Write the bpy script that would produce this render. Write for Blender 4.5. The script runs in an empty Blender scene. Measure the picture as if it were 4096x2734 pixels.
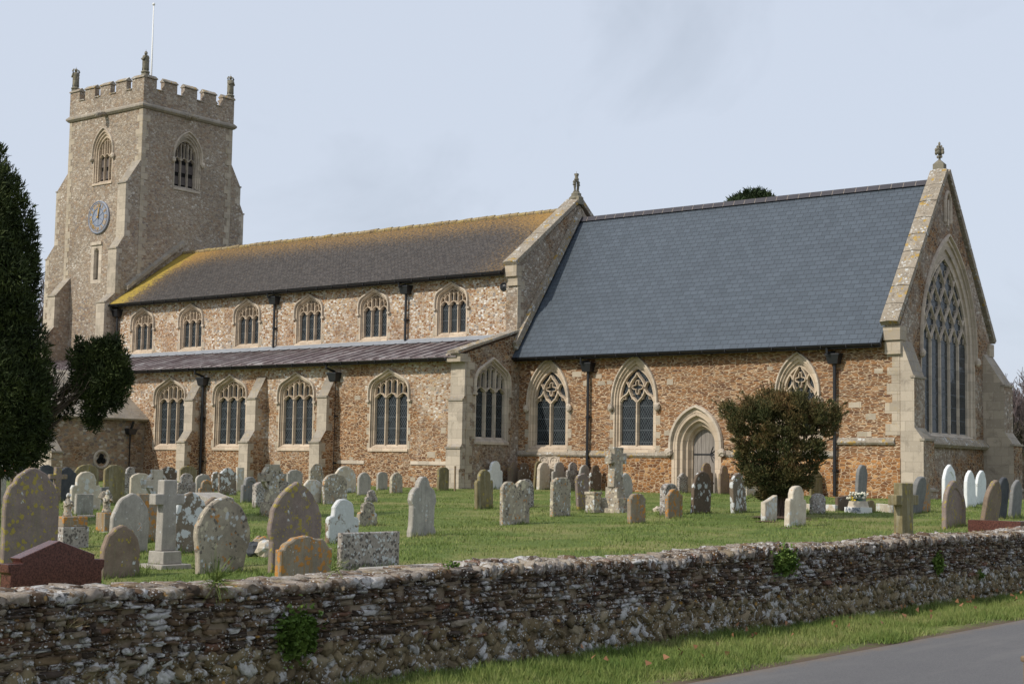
import bpy, math, random
import numpy as np
from mathutils import Vector, Matrix
from mathutils.geometry import tessellate_polygon
R = math.radians
random.seed(7); rng = np.random.default_rng(11)
SC = bpy.context.scene
COL = SC.collection
# ------------------------------------------------------------------ camera
YAW, PIT, ROL, FPX = -0.66315515, 0.08464299, 0.01700708, 6075.44
fw = Vector((math.sin(YAW)*math.cos(PIT), math.cos(YAW)*math.cos(PIT), math.sin(PIT)))
r0 = fw.cross(Vector((0, 0, 1))).normalized(); u0 = r0.cross(fw)
RT = math.cos(ROL)*r0 + math.sin(ROL)*u0
UP = -math.sin(ROL)*r0 + math.cos(ROL)*u0
CAM = Vector((0, 0, 1.75))
cam = bpy.data.objects.new('camera', bpy.data.cameras.new('camera')); COL.objects.link(cam)
M3 = Matrix((RT, UP, -fw)).transposed()
cam.matrix_world = Matrix.Translation(CAM) @ M3.to_4x4()
cam.data.sensor_width = 36; cam.data.lens = FPX/4096*36
cam.data.clip_start = .1; cam.data.clip_end = 3000
SC.camera = cam
# ------------------------------------------------------------------ light
SUN_EL, SUN_AZ = 38, 197           # azimuth clockwise from +Y
w = bpy.data.worlds.new('World'); SC.world = w; w.use_nodes = True
nt = w.node_tree; nt.nodes.clear()
sky = nt.nodes.new('ShaderNodeTexSky'); sky.sky_type = 'NISHITA'; sky.sun_disc = False
sky.sun_elevation = R(SUN_EL); sky.sun_rotation = R(SUN_AZ); sky.dust_density = 3.0; sky.air_density = 1.0; sky.ozone_density = 2.0
tc = nt.nodes.new('ShaderNodeTexCoord')
mp = nt.nodes.new('ShaderNodeMapping'); mp.inputs['Scale'].default_value = (1.3, 1.3, 2.3); mp.inputs['Location'].default_value = (.35, .8, .1)
nz = nt.nodes.new('ShaderNodeTexNoise'); nz.inputs['Scale'].default_value = 3.1; nz.inputs['Detail'].default_value = 6; nz.inputs['Roughness'].default_value = .55; nz.inputs['Distortion'].default_value = .4
nt.links.new(tc.outputs['Generated'], mp.inputs['Vector']); nt.links.new(mp.outputs[0], nz.inputs['Vector'])
rp = nt.nodes.new('ShaderNodeValToRGB'); rp.color_ramp.elements[0].position = .54; rp.color_ramp.elements[1].position = .72
rp.color_ramp.elements[0].color = (6.95, 7.6, 8.75, 1); rp.color_ramp.elements[1].color = (5.8, 6.4, 7.4, 1)
nt.links.new(nz.outputs['Fac'], rp.inputs['Fac'])
mx = nt.nodes.new('ShaderNodeMix'); mx.data_type = 'RGBA'; mx.inputs[0].default_value = .82
nt.links.new(sky.outputs[0], mx.inputs[6]); nt.links.new(rp.outputs[0], mx.inputs[7])
bg = nt.nodes.new('ShaderNodeBackground'); bg.inputs['Strength'].default_value = .1
nt.links.new(mx.outputs[2], bg.inputs['Color'])
wo = nt.nodes.new('ShaderNodeOutputWorld'); nt.links.new(bg.outputs[0], wo.inputs['Surface'])
sl = bpy.data.lights.new('sun', 'SUN'); sl.energy = 3.2; sl.angle = R(.9); sl.color = (1, .93, .82)
so = bpy.data.objects.new('sun', sl); COL.objects.link(so)
sd = Vector((math.sin(R(SUN_AZ))*math.cos(R(SUN_EL)), math.cos(R(SUN_AZ))*math.cos(R(SUN_EL)), math.sin(R(SUN_EL))))
so.rotation_euler = sd.to_track_quat('Z', 'Y').to_euler()
SC.view_settings.view_transform = 'Standard'; SC.view_settings.look = 'None'
SC.view_settings.exposure = .06; SC.view_settings.gamma = 1

# ------------------------------------------------------------------ helpers
def ray(x, y):
    return fw*FPX + RT*(x-2048) - UP*(y-1367)
def onp(x, y, ax, v):
    d = ray(x, y); return CAM + d*((v-CAM[ax])/d[ax])
def gz(X, Y):
    if X > -8.8:
        return (.01-.07*max(0, min(1, (Y-10)/12)))*max(0, min(1, (-6.9-X)/1.2))-(.02 if X > -6.7 else 0)
    return .25 + .82*max(0, min(1, (Y-8)/34))
def hit(x, y):
    d = ray(x, y)/FPX; t = 3
    while t < 120:
        P = CAM + d*t
        if P.z < gz(P.x, P.y): break
        t += .03
    if P.y > 45.2: P = onp(x, y, 1, 45.2)
    if P.x < -35.25 and P.y > 42.0:
        Q = onp(x, y, 0, -35.2)
        P = Q if Q.y > 42.3 else onp(x, y, 1, 42.0)
    P = P.copy(); P.z = gz(P.x, P.y)
    return P

def tag(o, label=None, cat=None, group=None, kind=None):
    if label: o['label'] = label
    if cat: o['category'] = cat
    if group: o['group'] = group
    if kind: o['kind'] = kind
    return o
def thing(name, label, cat, loc=(0, 0, 0), rot=(0, 0, 0), group=None):
    o = bpy.data.objects.new(name, None); COL.objects.link(o); o.location = loc; o.rotation_euler = rot
    return tag(o, label, cat, group)

class MB:
    def __init__(s): s.v = []; s.f = []; s.m = []; s.uv = {}
    def add(s, vs, fs, m=0):
        b = len(s.v); s.v += [tuple(p) for p in vs]
        for f in fs: s.f.append(tuple(b+i for i in f)); s.m.append(m)
        return b
    def box(s, x0, x1, y0, y1, z0, z1, m=0):
        s.add([(x0, y0, z0), (x1, y0, z0), (x1, y1, z0), (x0, y1, z0), (x0, y0, z1), (x1, y0, z1), (x1, y1, z1), (x0, y1, z1)],
              [(0, 3, 2, 1), (4, 5, 6, 7), (0, 1, 5, 4), (1, 2, 6, 5), (2, 3, 7, 6), (3, 0, 4, 7)], m)
    def quad(s, a, b, c, d, m=0): s.add([a, b, c, d], [(0, 1, 2, 3)], m)
    def prism(s, A, B, m=0, mcap=None, caps=True):
        """two corresponding 3D loops joined by sides"""
        n = len(A); b = s.add(list(A)+list(B), [], m)
        for i in range(n):
            j = (i+1) % n; s.f.append((b+i, b+j, b+n+j, b+n+i)); s.m.append(m)
        if caps:
            mc = m if mcap is None else mcap
            s.f.append(tuple(b+n-1-i for i in range(n))); s.m.append(mc)
            s.f.append(tuple(b+n+i for i in range(n))); s.m.append(mc)
    def tube(s, pts, rad, seg=8, m=0, closed=False):
        pts = [Vector(p) for p in pts]; n = len(pts)
        rs = rad if hasattr(rad, '__len__') else [rad]*n
        b = len(s.v)
        for i, p in enumerate(pts):
            t = (pts[min(i+1, n-1)]-pts[max(i-1, 0)]).normalized()
            a = t.cross(Vector((0, 0, 1)));
            if a.length < .05: a = t.cross(Vector((1, 0, 0)))
            a.normalize(); c = t.cross(a)
            for k in range(seg):
                an = 2*math.pi*k/seg
                s.v.append(tuple(p + a*math.cos(an)*rs[i] + c*math.sin(an)*rs[i]))
        for i in range(n-1):
            for k in range(seg):
                l = (k+1) % seg
                s.f.append((b+i*seg+k, b+i*seg+l, b+(i+1)*seg+l, b+(i+1)*seg+k)); s.m.append(m)
        s.f.append(tuple(b+seg-1-k for k in range(seg))); s.m.append(m)
        s.f.append(tuple(b+(n-1)*seg+k for k in range(seg))); s.m.append(m)
    def lathe(s, prof, c, seg=12, m=0, ax='z'):
        b = len(s.v)
        for r_, h in prof:
            for k in range(seg):
                a = 2*math.pi*k/seg
                if ax == 'z': s.v.append((c[0]+r_*math.cos(a), c[1]+r_*math.sin(a), c[2]+h))
                elif ax == 'y': s.v.append((c[0]+r_*math.cos(a), c[1]-h, c[2]+r_*math.sin(a)))
        n = len(prof)
        for i in range(n-1):
            for k in range(seg):
                l = (k+1) % seg
                s.f.append((b+i*seg+k, b+i*seg+l, b+(i+1)*seg+l, b+(i+1)*seg+k)); s.m.append(m)
        s.f.append(tuple(b+seg-1-k for k in range(seg))); s.m.append(m)
        s.f.append(tuple(b+(n-1)*seg+k for k in range(seg))); s.m.append(m)
    def ico(s, c, rx, ry, rz, m=0, n=8, jit=0.0):
        prof = [(math.sin(math.pi*i/n), -math.cos(math.pi*i/n)) for i in range(n+1)]
        b = len(s.v); seg = n+2
        for r_, h in prof:
            for k in range(seg):
                a = 2*math.pi*k/seg; j = 1+random.uniform(-jit, jit)
                s.v.append((c[0]+rx*j*max(r_, .02)*math.cos(a), c[1]+ry*j*max(r_, .02)*math.sin(a), c[2]+rz*j*h))
        for i in range(n):
            for k in range(seg):
                l = (k+1) % seg
                s.f.append((b+i*seg+k, b+i*seg+l, b+(i+1)*seg+l, b+(i+1)*seg+k)); s.m.append(m)
    def build(s, name, mats, parent=None, smooth=False, loc=None, bevel=0, fixn=True):
        me = bpy.data.meshes.new(name)
        org = Vector(loc) if loc is not None else Vector((0, 0, 0))
        me.from_pydata([(p[0]-org.x, p[1]-org.y, p[2]-org.z) for p in s.v], [], s.f)
        mats = mats if isinstance(mats, (list, tuple)) else [mats]
        for m in mats: me.materials.append(m)
        me.polygons.foreach_set('material_index', s.m)
        if s.uv:
            ul = me.uv_layers.new(name='UVMap')
            for fi, uvs in s.uv.items():
                for k, li in enumerate(me.polygons[fi].loop_indices): ul.data[li].uv = uvs[k]
        me.update()
        if fixn:
            import bmesh
            bm = bmesh.new(); bm.from_mesh(me); bmesh.ops.recalc_face_normals(bm, faces=bm.faces); bm.to_mesh(me); bm.free()
        if smooth: me.polygons.foreach_set('use_smooth', [True]*len(me.polygons))
        o = bpy.data.objects.new(name, me); COL.objects.link(o)
        if loc is not None: o.location = loc
        if parent is not None:
            o.parent = parent
            if loc is None and parent.type == 'EMPTY':       # parts in world coordinates
                o.matrix_parent_inverse = Matrix.Translation(parent.location).inverted()
        if bevel:
            b = o.modifiers.new('bevel', 'BEVEL'); b.width = bevel; b.segments = 2; b.limit_method = 'ANGLE'
        return o

def npmesh(name, V, F, mat, parent=None, smooth=False, col=None):
    """V (n,3), F (m,k) arrays"""
    me = bpy.data.meshes.new(name); n, k = F.shape
    me.vertices.add(len(V)); me.vertices.foreach_set('co', V.astype(np.float32).ravel())
    me.loops.add(n*k); me.loops.foreach_set('vertex_index', F.astype(np.int32).ravel())
    me.polygons.add(n); me.polygons.foreach_set('loop_start', np.arange(n, dtype=np.int32)*k)
    me.update(calc_edges=True)
    if col is not None:
        at = me.color_attributes.new('tint', 'FLOAT_COLOR', 'POINT'); c4 = np.ones((len(V), 4), np.float32); c4[:, :3] = col
        at.data.foreach_set('color', c4.ravel())
    me.materials.append(mat)
    if smooth: me.polygons.foreach_set('use_smooth', np.ones(n, bool))
    o = bpy.data.objects.new(name, me); COL.objects.link(o)
    if parent is not None:
        o.parent = parent; o.matrix_parent_inverse = Matrix.Translation(parent.location).inverted()
    return o

# ------------------------------------------------------------------ materials
class G:
    def __init__(s, name):
        s.mat = bpy.data.materials.new(name); s.mat.use_nodes = True; s.t = s.mat.node_tree
        s.b = s.t.nodes['Principled BSDF']; s.b.inputs['Roughness'].default_value = .9; s.b.inputs['Specular IOR Level'].default_value = .25
    def L(s, a, b): s.t.links.new(a, b)
    def n(s, typ, **kw):
        nd = s.t.nodes.new('ShaderNode'+typ)
        for k, v in kw.items():
            if k.startswith('_'): setattr(nd, k[1:], v)
        return nd
    def put(s, sock, v):
        if hasattr(v, 'is_linked') or hasattr(v, 'links'): s.L(v, sock)
        else:
            if isinstance(v, tuple) and len(v) == 3 and sock.type == 'RGBA': v = v+(1,)
            sock.default_value = v
    def pos(s): return s.n('NewGeometry').outputs['Position']
    def obj(s, rnd=True):
        o = s.n('TexCoord').outputs['Object']
        if not rnd: return o
        i = s.n('ObjectInfo').outputs['Random']
        m = s.math('MULTIPLY', i, 73.0); c = s.n('CombineXYZ'); s.L(m, c.inputs[0]); s.L(m, c.inputs[1]); s.L(m, c.inputs[2])
        a = s.n('VectorMath', _operation='ADD'); s.L(o, a.inputs[0]); s.L(c.outputs[0], a.inputs[1]); return a.outputs[0]
    def uvc(s): return s.n('TexCoord').outputs['UV']
    def map(s, v, sc=(1, 1, 1), rot=(0, 0, 0), loc=(0, 0, 0)):
        m = s.n('Mapping'); s.L(v, m.inputs['Vector']); m.inputs['Scale'].default_value = sc; m.inputs['Rotation'].default_value = rot; m.inputs['Location'].default_value = loc
        return m.outputs[0]
    def noise(s, v, sc, det=4, rough=.6, dist=0, out='Fac'):
        n = s.n('TexNoise'); s.L(v, n.inputs['Vector']); n.inputs['Scale'].default_value = sc; n.inputs['Detail'].default_value = det
        n.inputs['Roughness'].default_value = rough; n.inputs['Distortion'].default_value = dist; return n.outputs[out]
    def warp(s, v, sc, amt):
        n = s.noise(v, sc, 2, .5, out='Color'); a = s.n('VectorMath', _operation='MULTIPLY_ADD'); s.L(n, a.inputs[0]); a.inputs[1].default_value = (amt,)*3; s.L(v, a.inputs[2]); return a.outputs[0]
    def vor(s, v, sc, feat='F1', out='Distance', rnd=1):
        n = s.n('TexVoronoi', _feature=feat); s.L(v, n.inputs['Vector']); n.inputs['Scale'].default_value = sc; n.inputs['Randomness'].default_value = rnd; return n.outputs[out]
    def math(s, op, a, b=0.0, c=None, clamp=False):
        n = s.n('Math', _operation=op, _use_clamp=clamp); s.put(n.inputs[0], a); s.put(n.inputs[1], b)
        if c is not None: s.put(n.inputs[2], c)
        return n.outputs[0]
    def step(s, v, a, b):
        n = s.n('MapRange', _interpolation_type='SMOOTHSTEP'); s.put(n.inputs[0], v); n.inputs[1].default_value = a; n.inputs[2].default_value = b; return n.outputs[0]
    def ramp(s, v, stops, interp='LINEAR'):
        n = s.n('ValToRGB'); s.put(n.inputs[0], v); cr = n.color_ramp; cr.interpolation = interp
        while len(cr.elements) < len(stops): cr.elements.new(.5)
        for e, (p, c) in zip(cr.elements, stops): e.position = p; e.color = tuple(c)+(1,)
        return n.outputs[0]
    def mix(s, f, a, b, mode='MIX'):
        n = s.n('Mix', _data_type='RGBA', _blend_type=mode); s.put(n.inputs[0], f); s.put(n.inputs[6], a); s.put(n.inputs[7], b); return n.outputs[2]
    def sep(s, v, i): n = s.n('SeparateXYZ'); s.L(v, n.inputs[0]); return n.outputs[i]
    def r1(s, c): n = s.n('SeparateColor'); s.L(c, n.inputs[0]); return n.outputs[0]
    def bump(s, h, strength=.5, dist=.02, nrm=None):
        n = s.n('Bump'); s.put(n.inputs['Height'], h); n.inputs['Strength'].default_value = strength; n.inputs['Distance'].default_value = dist
        if nrm is not None: s.L(nrm, n.inputs['Normal'])
        return n.outputs[0]
    def done(s, col, bump=None, rough=None, spec=None):
        s.put(s.b.inputs['Base Color'], col)
        if bump is not None: s.L(bump, s.b.inputs['Normal'])
        if rough is not None: s.put(s.b.inputs['Roughness'], rough)
        if spec is not None: s.b.inputs['Specular IOR Level'].default_value = spec
        return s.mat
def plain(name, c, rough=.7, var=.15, sc=8, spec=.3):
    g = G(name); n = g.noise(g.pos(), sc, 4, .6)
    col = g.mix(n, tuple(x*(1-var) for x in c), tuple(min(1, x*(1+var)) for x in c))
    return g.done(col, g.bump(n, .2, .01), rough, spec)

MORT = (.50, .38, .25)
def rub(g, p, scale, cols, mort, mw, rnd=.9, warp=.05):
    """one rubble layer: colour, height"""
    v = g.map(g.warp(p, 3.0, warp), scale)
    cell = g.r1(g.vor(v, 1, 'F1', 'Color', rnd)); ed = g.vor(v, 1, 'DISTANCE_TO_EDGE', 'Distance', rnd)
    st = g.ramp(cell, cols, 'CONSTANT'); fine = g.noise(p, 40, 3, .7)
    st = g.mix(.55, st, g.mix(fine, (.12, .12, .12), (1, 1, 1)), 'OVERLAY')
    m = g.step(ed, mw, mw*2.2+.02)
    mo = g.mix(fine, tuple(c*.75 for c in mort), tuple(c*1.12 for c in mort))
    return g.mix(m, mo, st), m
CAR = [(0, (.20, .095, .035)), (.14, (.27, .13, .048)), (.3, (.16, .075, .032)), (.46, (.34, .17, .065)), (.62, (.22, .105, .042)), (.78, (.12, .058, .03)), (.9, (.42, .25, .115))]
CAR = [(p, (c[0]*.88, c[1]*.90, c[2]*1.06)) for p, c in CAR]
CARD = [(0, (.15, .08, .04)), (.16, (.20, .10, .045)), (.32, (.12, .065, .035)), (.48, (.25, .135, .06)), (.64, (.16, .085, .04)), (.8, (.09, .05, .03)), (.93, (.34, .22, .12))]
FLI = [(0, (.50, .44, .36)), (.16, (.30, .16, .075)), (.3, (.62, .58, .52)), (.42, (.22, .115, .055)), (.54, (.40, .30, .20)), (.7, (.24, .23, .22)), (.8, (.48, .34, .20)), (.91, (.72, .70, .66))]
TOW = [(0, (.30, .24, .17)), (.15, (.22, .15, .09)), (.3, (.38, .31, .22)), (.45, (.17, .13, .10)), (.58, (.28, .20, .12)), (.72, (.45, .41, .35)), (.8, (.20, .18, .16)), (.9, (.32, .20, .11))]
GRY = [(0, (.34, .31, .27)), (.15, (.20, .15, .11)), (.3, (.44, .42, .38)), (.45, (.14, .12, .10)), (.6, (.27, .20, .14)), (.75, (.55, .54, .51)), (.85, (.22, .20, .18)), (.94, (.66, .65, .63))]
TWG = [(p, tuple((.31+(x-.29)*.7)*k for x, k in zip(c, (1, .94, .88)))) for p, c in GRY]
TOW = [(p, (.265+(c[0]-.27)*.85, .213+(c[1]-.215)*.85, .165+(c[2]-.15)*.85)) for p, c in TOW]
def wallmat(name, A, B, scA=(4, 4, 13), scB=(7, 7, 10), mortA=MORT, mortB=(.55, .44, .345), mid=.5, width=.12, zmix=None, mwA=.035, mwB=.05):
    g = G(name); p = g.pos()
    c1, h1 = rub(g, p, scA, A, mortA, mwA); c2, h2 = rub(g, p, scB, B, mortB, mwB)
    n = g.noise(p, .55, 5, .65, .3)
    if zmix: n = g.math('ADD', n, g.math('MULTIPLY', g.math('SUBTRACT', g.sep(p, 2), zmix[0]), zmix[1]))
    k = g.step(n, mid-width, mid+width)
    col = g.mix(k, c1, c2); h = g.math('ADD', g.math('MULTIPLY', h1, g.math('SUBTRACT', 1.0, k)), g.math('MULTIPLY', h2, k))
    big = g.noise(p, .35, 3, .6); col = g.mix(.4, col, g.mix(big, (.12, .12, .12), (.92, .88, .82)), 'OVERLAY')
    hh = g.math('ADD', h, g.math('MULTIPLY', g.noise(p, 22, 4, .7), .8))
    return g.done(col, g.bump(hh, .75, .03), .92)
M = {}
M['chancel'] = wallmat('carstone_rubble', CAR, FLI, (4.6, 4.6, 20), (6, 6, 14), (.53, .41, .29), mid=.70, width=.14, mwA=.04)
M['chancel_low'] = wallmat('carstone_plinth', [(p, (c[0]*1.25, c[1]*1.22, c[2]*1.05)) for p, c in CAR], FLI, (5.6, 5.6, 11.0), (6, 6, 12), (.54, .40, .27), mid=.8, width=.06, mwA=.035)
M['aisle'] = wallmat('carstone_and_flint', CAR, FLI, (5.2, 5.2, 17), (8, 8, 13), (.50, .385, .27), mid=.56, width=.1, zmix=(3.6, .07), mwA=.04)
M['clere'] = wallmat('flint_and_brown_stone', CAR, FLI, (6, 6, 12), (8.5, 8.5, 13), (.56, .445, .34), mid=.40, width=.13, zmix=(8.4, .03))
M['tower'] = wallmat('grey_brown_flint', TOW, TWG, (6.2, 6.2, 10), (7.5, 7.5, 11), (.38, .31, .235), (.40, .33, .255), mid=.5, width=.2)
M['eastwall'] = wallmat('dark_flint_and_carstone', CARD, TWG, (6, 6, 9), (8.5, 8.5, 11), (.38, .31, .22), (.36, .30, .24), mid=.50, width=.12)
M['porch'] = wallmat('porch_rubble', TOW, CARD, (5.5, 5.5, 9), (4, 4, 10), (.36, .29, .2), (.34, .26, .18), mid=.6, width=.1)

def ashlar(name, base=(.52, .43, .29), dirt=(.24, .21, .16), lich=(.62, .60, .54), yel=0.0, bs=(1.9, 1.9, 3.1), amt=.45):
    g = G(name); p = g.pos()
    a = g.math('ADD', g.sep(p, 0), g.sep(p, 1)); c = g.n('CombineXYZ'); g.L(a, c.inputs[0]); g.L(g.sep(p, 2), c.inputs[1])
    br = g.n('TexBrick'); g.L(c.outputs[0], br.inputs['Vector']); br.inputs['Scale'].default_value = 1
    br.inputs['Brick Width'].default_value = 1/bs[0]; br.inputs['Row Height'].default_value = 1/bs[2]; br.inputs['Mortar Size'].default_value = .008; br.inputs['Mortar Smooth'].default_value = .4
    br.inputs['Color1'].default_value = (*[x*.84 for x in base], 1); br.inputs['Color2'].default_value = (*[min(1, x*1.14) for x in base], 1); br.inputs['Mortar'].default_value = (*[x*.72 for x in base], 1)
    n1 = g.noise(p, 2.2, 6, .7, .5); n2 = g.noise(p, 14, 5, .75)
    col = g.mix(g.math('MULTIPLY', g.step(n1, .48, .75), amt), br.outputs['Color'], dirt)
    col = g.mix(g.math('MULTIPLY', g.step(n2, .56, .68), .6*amt), col, lich)
    if yel: col = g.mix(g.math('MULTIPLY', g.step(g.noise(p, 5.5, 6, .8), .52, .62), yel), col, (.50, .33, .045))
    h = g.math('ADD', g.math('MULTIPLY', br.outputs['Fac'], -1.0), g.math('MULTIPLY', n2, .7))
    return g.done(col, g.bump(h, .35, .015), .9)
M['lime'] = ashlar('limestone_dressing', (.52, .445, .36), (.22, .195, .165), amt=.65)
M['lime_warm'] = ashlar('warm_limestone', (.54, .44, .335), (.25, .19, .135), amt=.55)
M['quoin'] = ashlar('weathered_quoins', (.41, .35, .275), amt=.55, yel=.15)
M['coping'] = ashlar('lichened_coping', (.34, .30, .24), (.19, .17, .14), (.66, .65, .6), yel=.55, amt=.6)
M['butt'] = ashlar('pale_buttress_ashlar', (.44, .38, .305), (.21, .18, .145), (.60, .57, .52), amt=.8)
M['statue'] = ashlar('dark_weathered_statue', (.20, .185, .145), (.09, .09, .075), (.35, .33, .27), yel=.1, amt=.6)
M['greystone'] = ashlar('grey_weathered_stone', (.30, .265, .22), (.14, .125, .11), (.58, .56, .52), yel=.2, amt=.65)

def roofmat(name, kind):
    g = G(name); uv = g.uvc(); p = g.pos()
    br = g.n('TexBrick'); g.L(uv, br.inputs['Vector']); br.inputs['Scale'].default_value = 1; br.offset = .5
    if kind == 'slate':
        br.inputs['Brick Width'].default_value = .30; br.inputs['Row Height'].default_value = .205; br.inputs['Mortar Size'].default_value = .011; br.inputs['Mortar Smooth'].default_value = .3
        br.inputs['Bias'].default_value = 0
        br.inputs['Color1'].default_value = (.054, .070, .089, 1); br.inputs['Color2'].default_value = (.069, .088, .111, 1); br.inputs['Mortar'].default_value = (.030, .036, .045, 1)
        n = g.noise(p, 1.2, 5, .7); n2 = g.noise(g.map(uv, (3, 14, 1)), 3, 4, .7)
        col = g.mix(.5, br.outputs['Color'], g.mix(n, (.32, .32, .33), (.68, .69, .70)), 'OVERLAY')
        col = g.mix(.35, col, g.mix(n2, (.3, .3, .3), (.7, .7, .7)), 'OVERLAY')
        h = g.math('ADD', g.math('MULTIPLY', br.outputs['Fac'], -1.0), g.math('MULTIPLY', g.sep(uv, 1), 0.0))
        saw = g.math('FRACT', g.math('DIVIDE', g.sep(uv, 1), .205)); h = g.math('ADD', h, g.math('MULTIPLY', saw, -1.1))
        return g.done(col, g.bump(h, .5, .012), .52, .45)
    br.inputs['Brick Width'].default_value = .19; br.inputs['Row Height'].default_value = .12; br.inputs['Mortar Size'].default_value = .012
    br.inputs['Color1'].default_value = (.040, .036, .034, 1); br.inputs['Color2'].default_value = (.082, .073, .067, 1); br.inputs['Mortar'].default_value = (.022, .019, .018, 1)
    n = g.noise(p, 1.6, 6, .75, .3); f = g.noise(g.map(uv, (4, 9, 1)), 3, 5, .8)
    col = g.mix(g.math('MULTIPLY', g.step(f, .50, .68), .55), br.outputs['Color'], (.25, .23, .215))
    vv = g.sep(uv, 1); uu = g.sep(uv, 0)
    top = g.math('MULTIPLY', g.step(vv, 2.6, 5.3), .12)
    east = g.math('MULTIPLY', g.step(uu, 21.5, 25.0), .085)
    west = g.math('MULTIPLY', g.math('SUBTRACT', 1.0, g.step(uu, .3, 4.5)), .12)
    bias = g.math('ADD', g.math('ADD', top, east), west)
    ln = g.noise(g.map(uv, (2.2, 6.5, 1)), 3.0, 8, .85); k = g.math('ADD', ln, bias)
    col = g.mix(g.math('MULTIPLY', g.step(k, .575, .66), .85), col, g.mix(f, (.24, .15, .045), (.46, .26, .075)))
    wk = g.math('ADD', g.math('MULTIPLY', g.noise(g.map(uv, (1.6, 3.2, 1)), 2.2, 8, .8), 1.5), g.math('MULTIPLY', g.math('SUBTRACT', g.step(uu, .1, .7), g.step(uu, .9, 3.2)), .42))
    col = g.mix(g.math('MULTIPLY', g.step(wk, 1.0, 1.16), .9), col, g.mix(f, (.27, .20, .035), (.50, .36, .065)))
    saw = g.math('FRACT', g.math('DIVIDE', vv, .12)); h = g.math('ADD', g.math('MULTIPLY', saw, -1.0), g.math('MULTIPLY', n, 2))
    return g.done(col, g.bump(h, .6, .02), .9)
M['slate'] = roofmat('blue_grey_slates', 'slate'); M['tile'] = roofmat('lichened_old_tiles', 'tile')
def leadmat():
    g = G('purple_brown_roof_sheet'); p = g.pos(); n = g.noise(g.map(p, (1.4, .5, 2)), 2.2, 6, .75, .4)
    col = g.ramp(n, [(.3, (.085, .062, .064)), (.45, (.135, .105, .108)), (.54, (.20, .175, .175)), (.68, (.34, .335, .33))])
    cellx = g.math('FLOOR', g.math('DIVIDE', g.sep(p, 0), .62)); wn = g.n('TexWhiteNoise', _noise_dimensions='1D'); g.L(cellx, wn.inputs['W'])
    col = g.mix(.6, col, g.mix(wn.outputs['Value'], (.3, .28, .28), (.72, .70, .70)), 'OVERLAY')
    return g.done(col, g.bump(n, .2, .02), .6, .4)
M['lead'] = leadmat()
M['flash'] = plain('grey_lead_flashing', (.26, .28, .31), .6, .3, 3)
M['iron'] = plain('black_painted_iron', (.012, .013, .016), .42, .3, 5, .5)
M['gutter'] = plain('black_gutter', (.01, .01, .012), .5, .3, 5, .4)
M['ridge'] = plain('dark_ridge_tiles', (.05, .048, .058), .6, .3, 2)
M['mortar'] = plain('pale_pointing', (.36, .31, .26), .9)
M['wood'] = None
def woodmat(name, a, b, along=2, sc=1):
    g = G(name); p = g.pos(); s = [22, 22, 22]; s[along] = 1.2
    n = g.noise(g.map(p, tuple(s)), 1.5*sc, 5, .7); return g.done(g.ramp(n, [(.3, a), (.7, b)]), g.bump(n, .4, .006), .8)
M['door'] = woodmat('silvered_oak_boards', (.15, .135, .125), (.33, .30, .27))
M['louvre'] = woodmat('dark_louvre_boards', (.05, .042, .04), (.14, .12, .11), 0)
M['porchdoor'] = woodmat('red_brown_door_wood', (.10, .028, .014), (.22, .07, .03))
M['post'] = woodmat('brown_post_wood', (.10, .07, .045), (.26, .19, .12))
M['dark'] = plain('dark_interior', (.008, .008, .008), .9, .2)
M['gold'] = plain('gilt_paint', (.55, .33, .08), .45, .2, 6, .5)
M['clock'] = plain('blue_grey_clock_paint', (.25, .28, .35), .55, .12, 3)
M['clockline'] = plain('dark_blue_clock_line', (.10, .14, .22), .6, .1)
M['white'] = plain('white_paint', (.78, .78, .76), .5, .06)
M['bark'] = woodmat('dark_bark', (.035, .026, .02), (.12, .09, .07))
M['dirt'] = plain('bare_brown_earth', (.10, .065, .045), .95, .5, 12)

def glassmat():
    g = G('leaded_dark_glass'); p = g.pos(); u = g.math('ADD', g.sep(p, 0), g.sep(p, 1)); z = g.sep(p, 2)
    A = g.math('ADD', g.math('DIVIDE', u, .105), g.math('DIVIDE', z, .165)); B = g.math('SUBTRACT', g.math('DIVIDE', u, .105), g.math('DIVIDE', z, .165))
    def line(v, w_): return g.math('LESS_THAN', g.math('ABSOLUTE', g.math('SUBTRACT', g.math('FRACT', v), .5)), w_)
    ln = g.math('MAXIMUM', line(A, .08), line(B, .08)); bar = line(g.math('DIVIDE', z, .44), .035)
    m = g.math('MAXIMUM', ln, bar)
    cc = g.n('CombineXYZ'); g.L(g.math('FLOOR', g.math('ADD', A, .5)), cc.inputs[0]); g.L(g.math('FLOOR', g.math('ADD', B, .5)), cc.inputs[1])
    wn = g.n('TexWhiteNoise', _noise_dimensions='3D'); g.L(cc.outputs[0], wn.inputs['Vector'])
    pane = g.mix(wn.outputs['Value'], (.004, .006, .007), (.02, .027, .03))
    col = g.mix(m, pane, (.075, .085, .095)); ro = g.math('ADD', g.math('MULTIPLY', m, .45), .12)
    nn = g.n('VectorMath', _operation='MULTIPLY_ADD'); g.L(wn.outputs['Color'], nn.inputs[0]); nn.inputs[1].default_value = (.05,)*3
    geo = g.n('NewGeometry'); g.L(geo.outputs['Normal'], nn.inputs[2]); nm = g.n('VectorMath', _operation='NORMALIZE'); g.L(nn.outputs[0], nm.inputs[0])
    g.done(col, nm.outputs[0], ro, .22); return g.mat
M['glass'] = glassmat()

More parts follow.
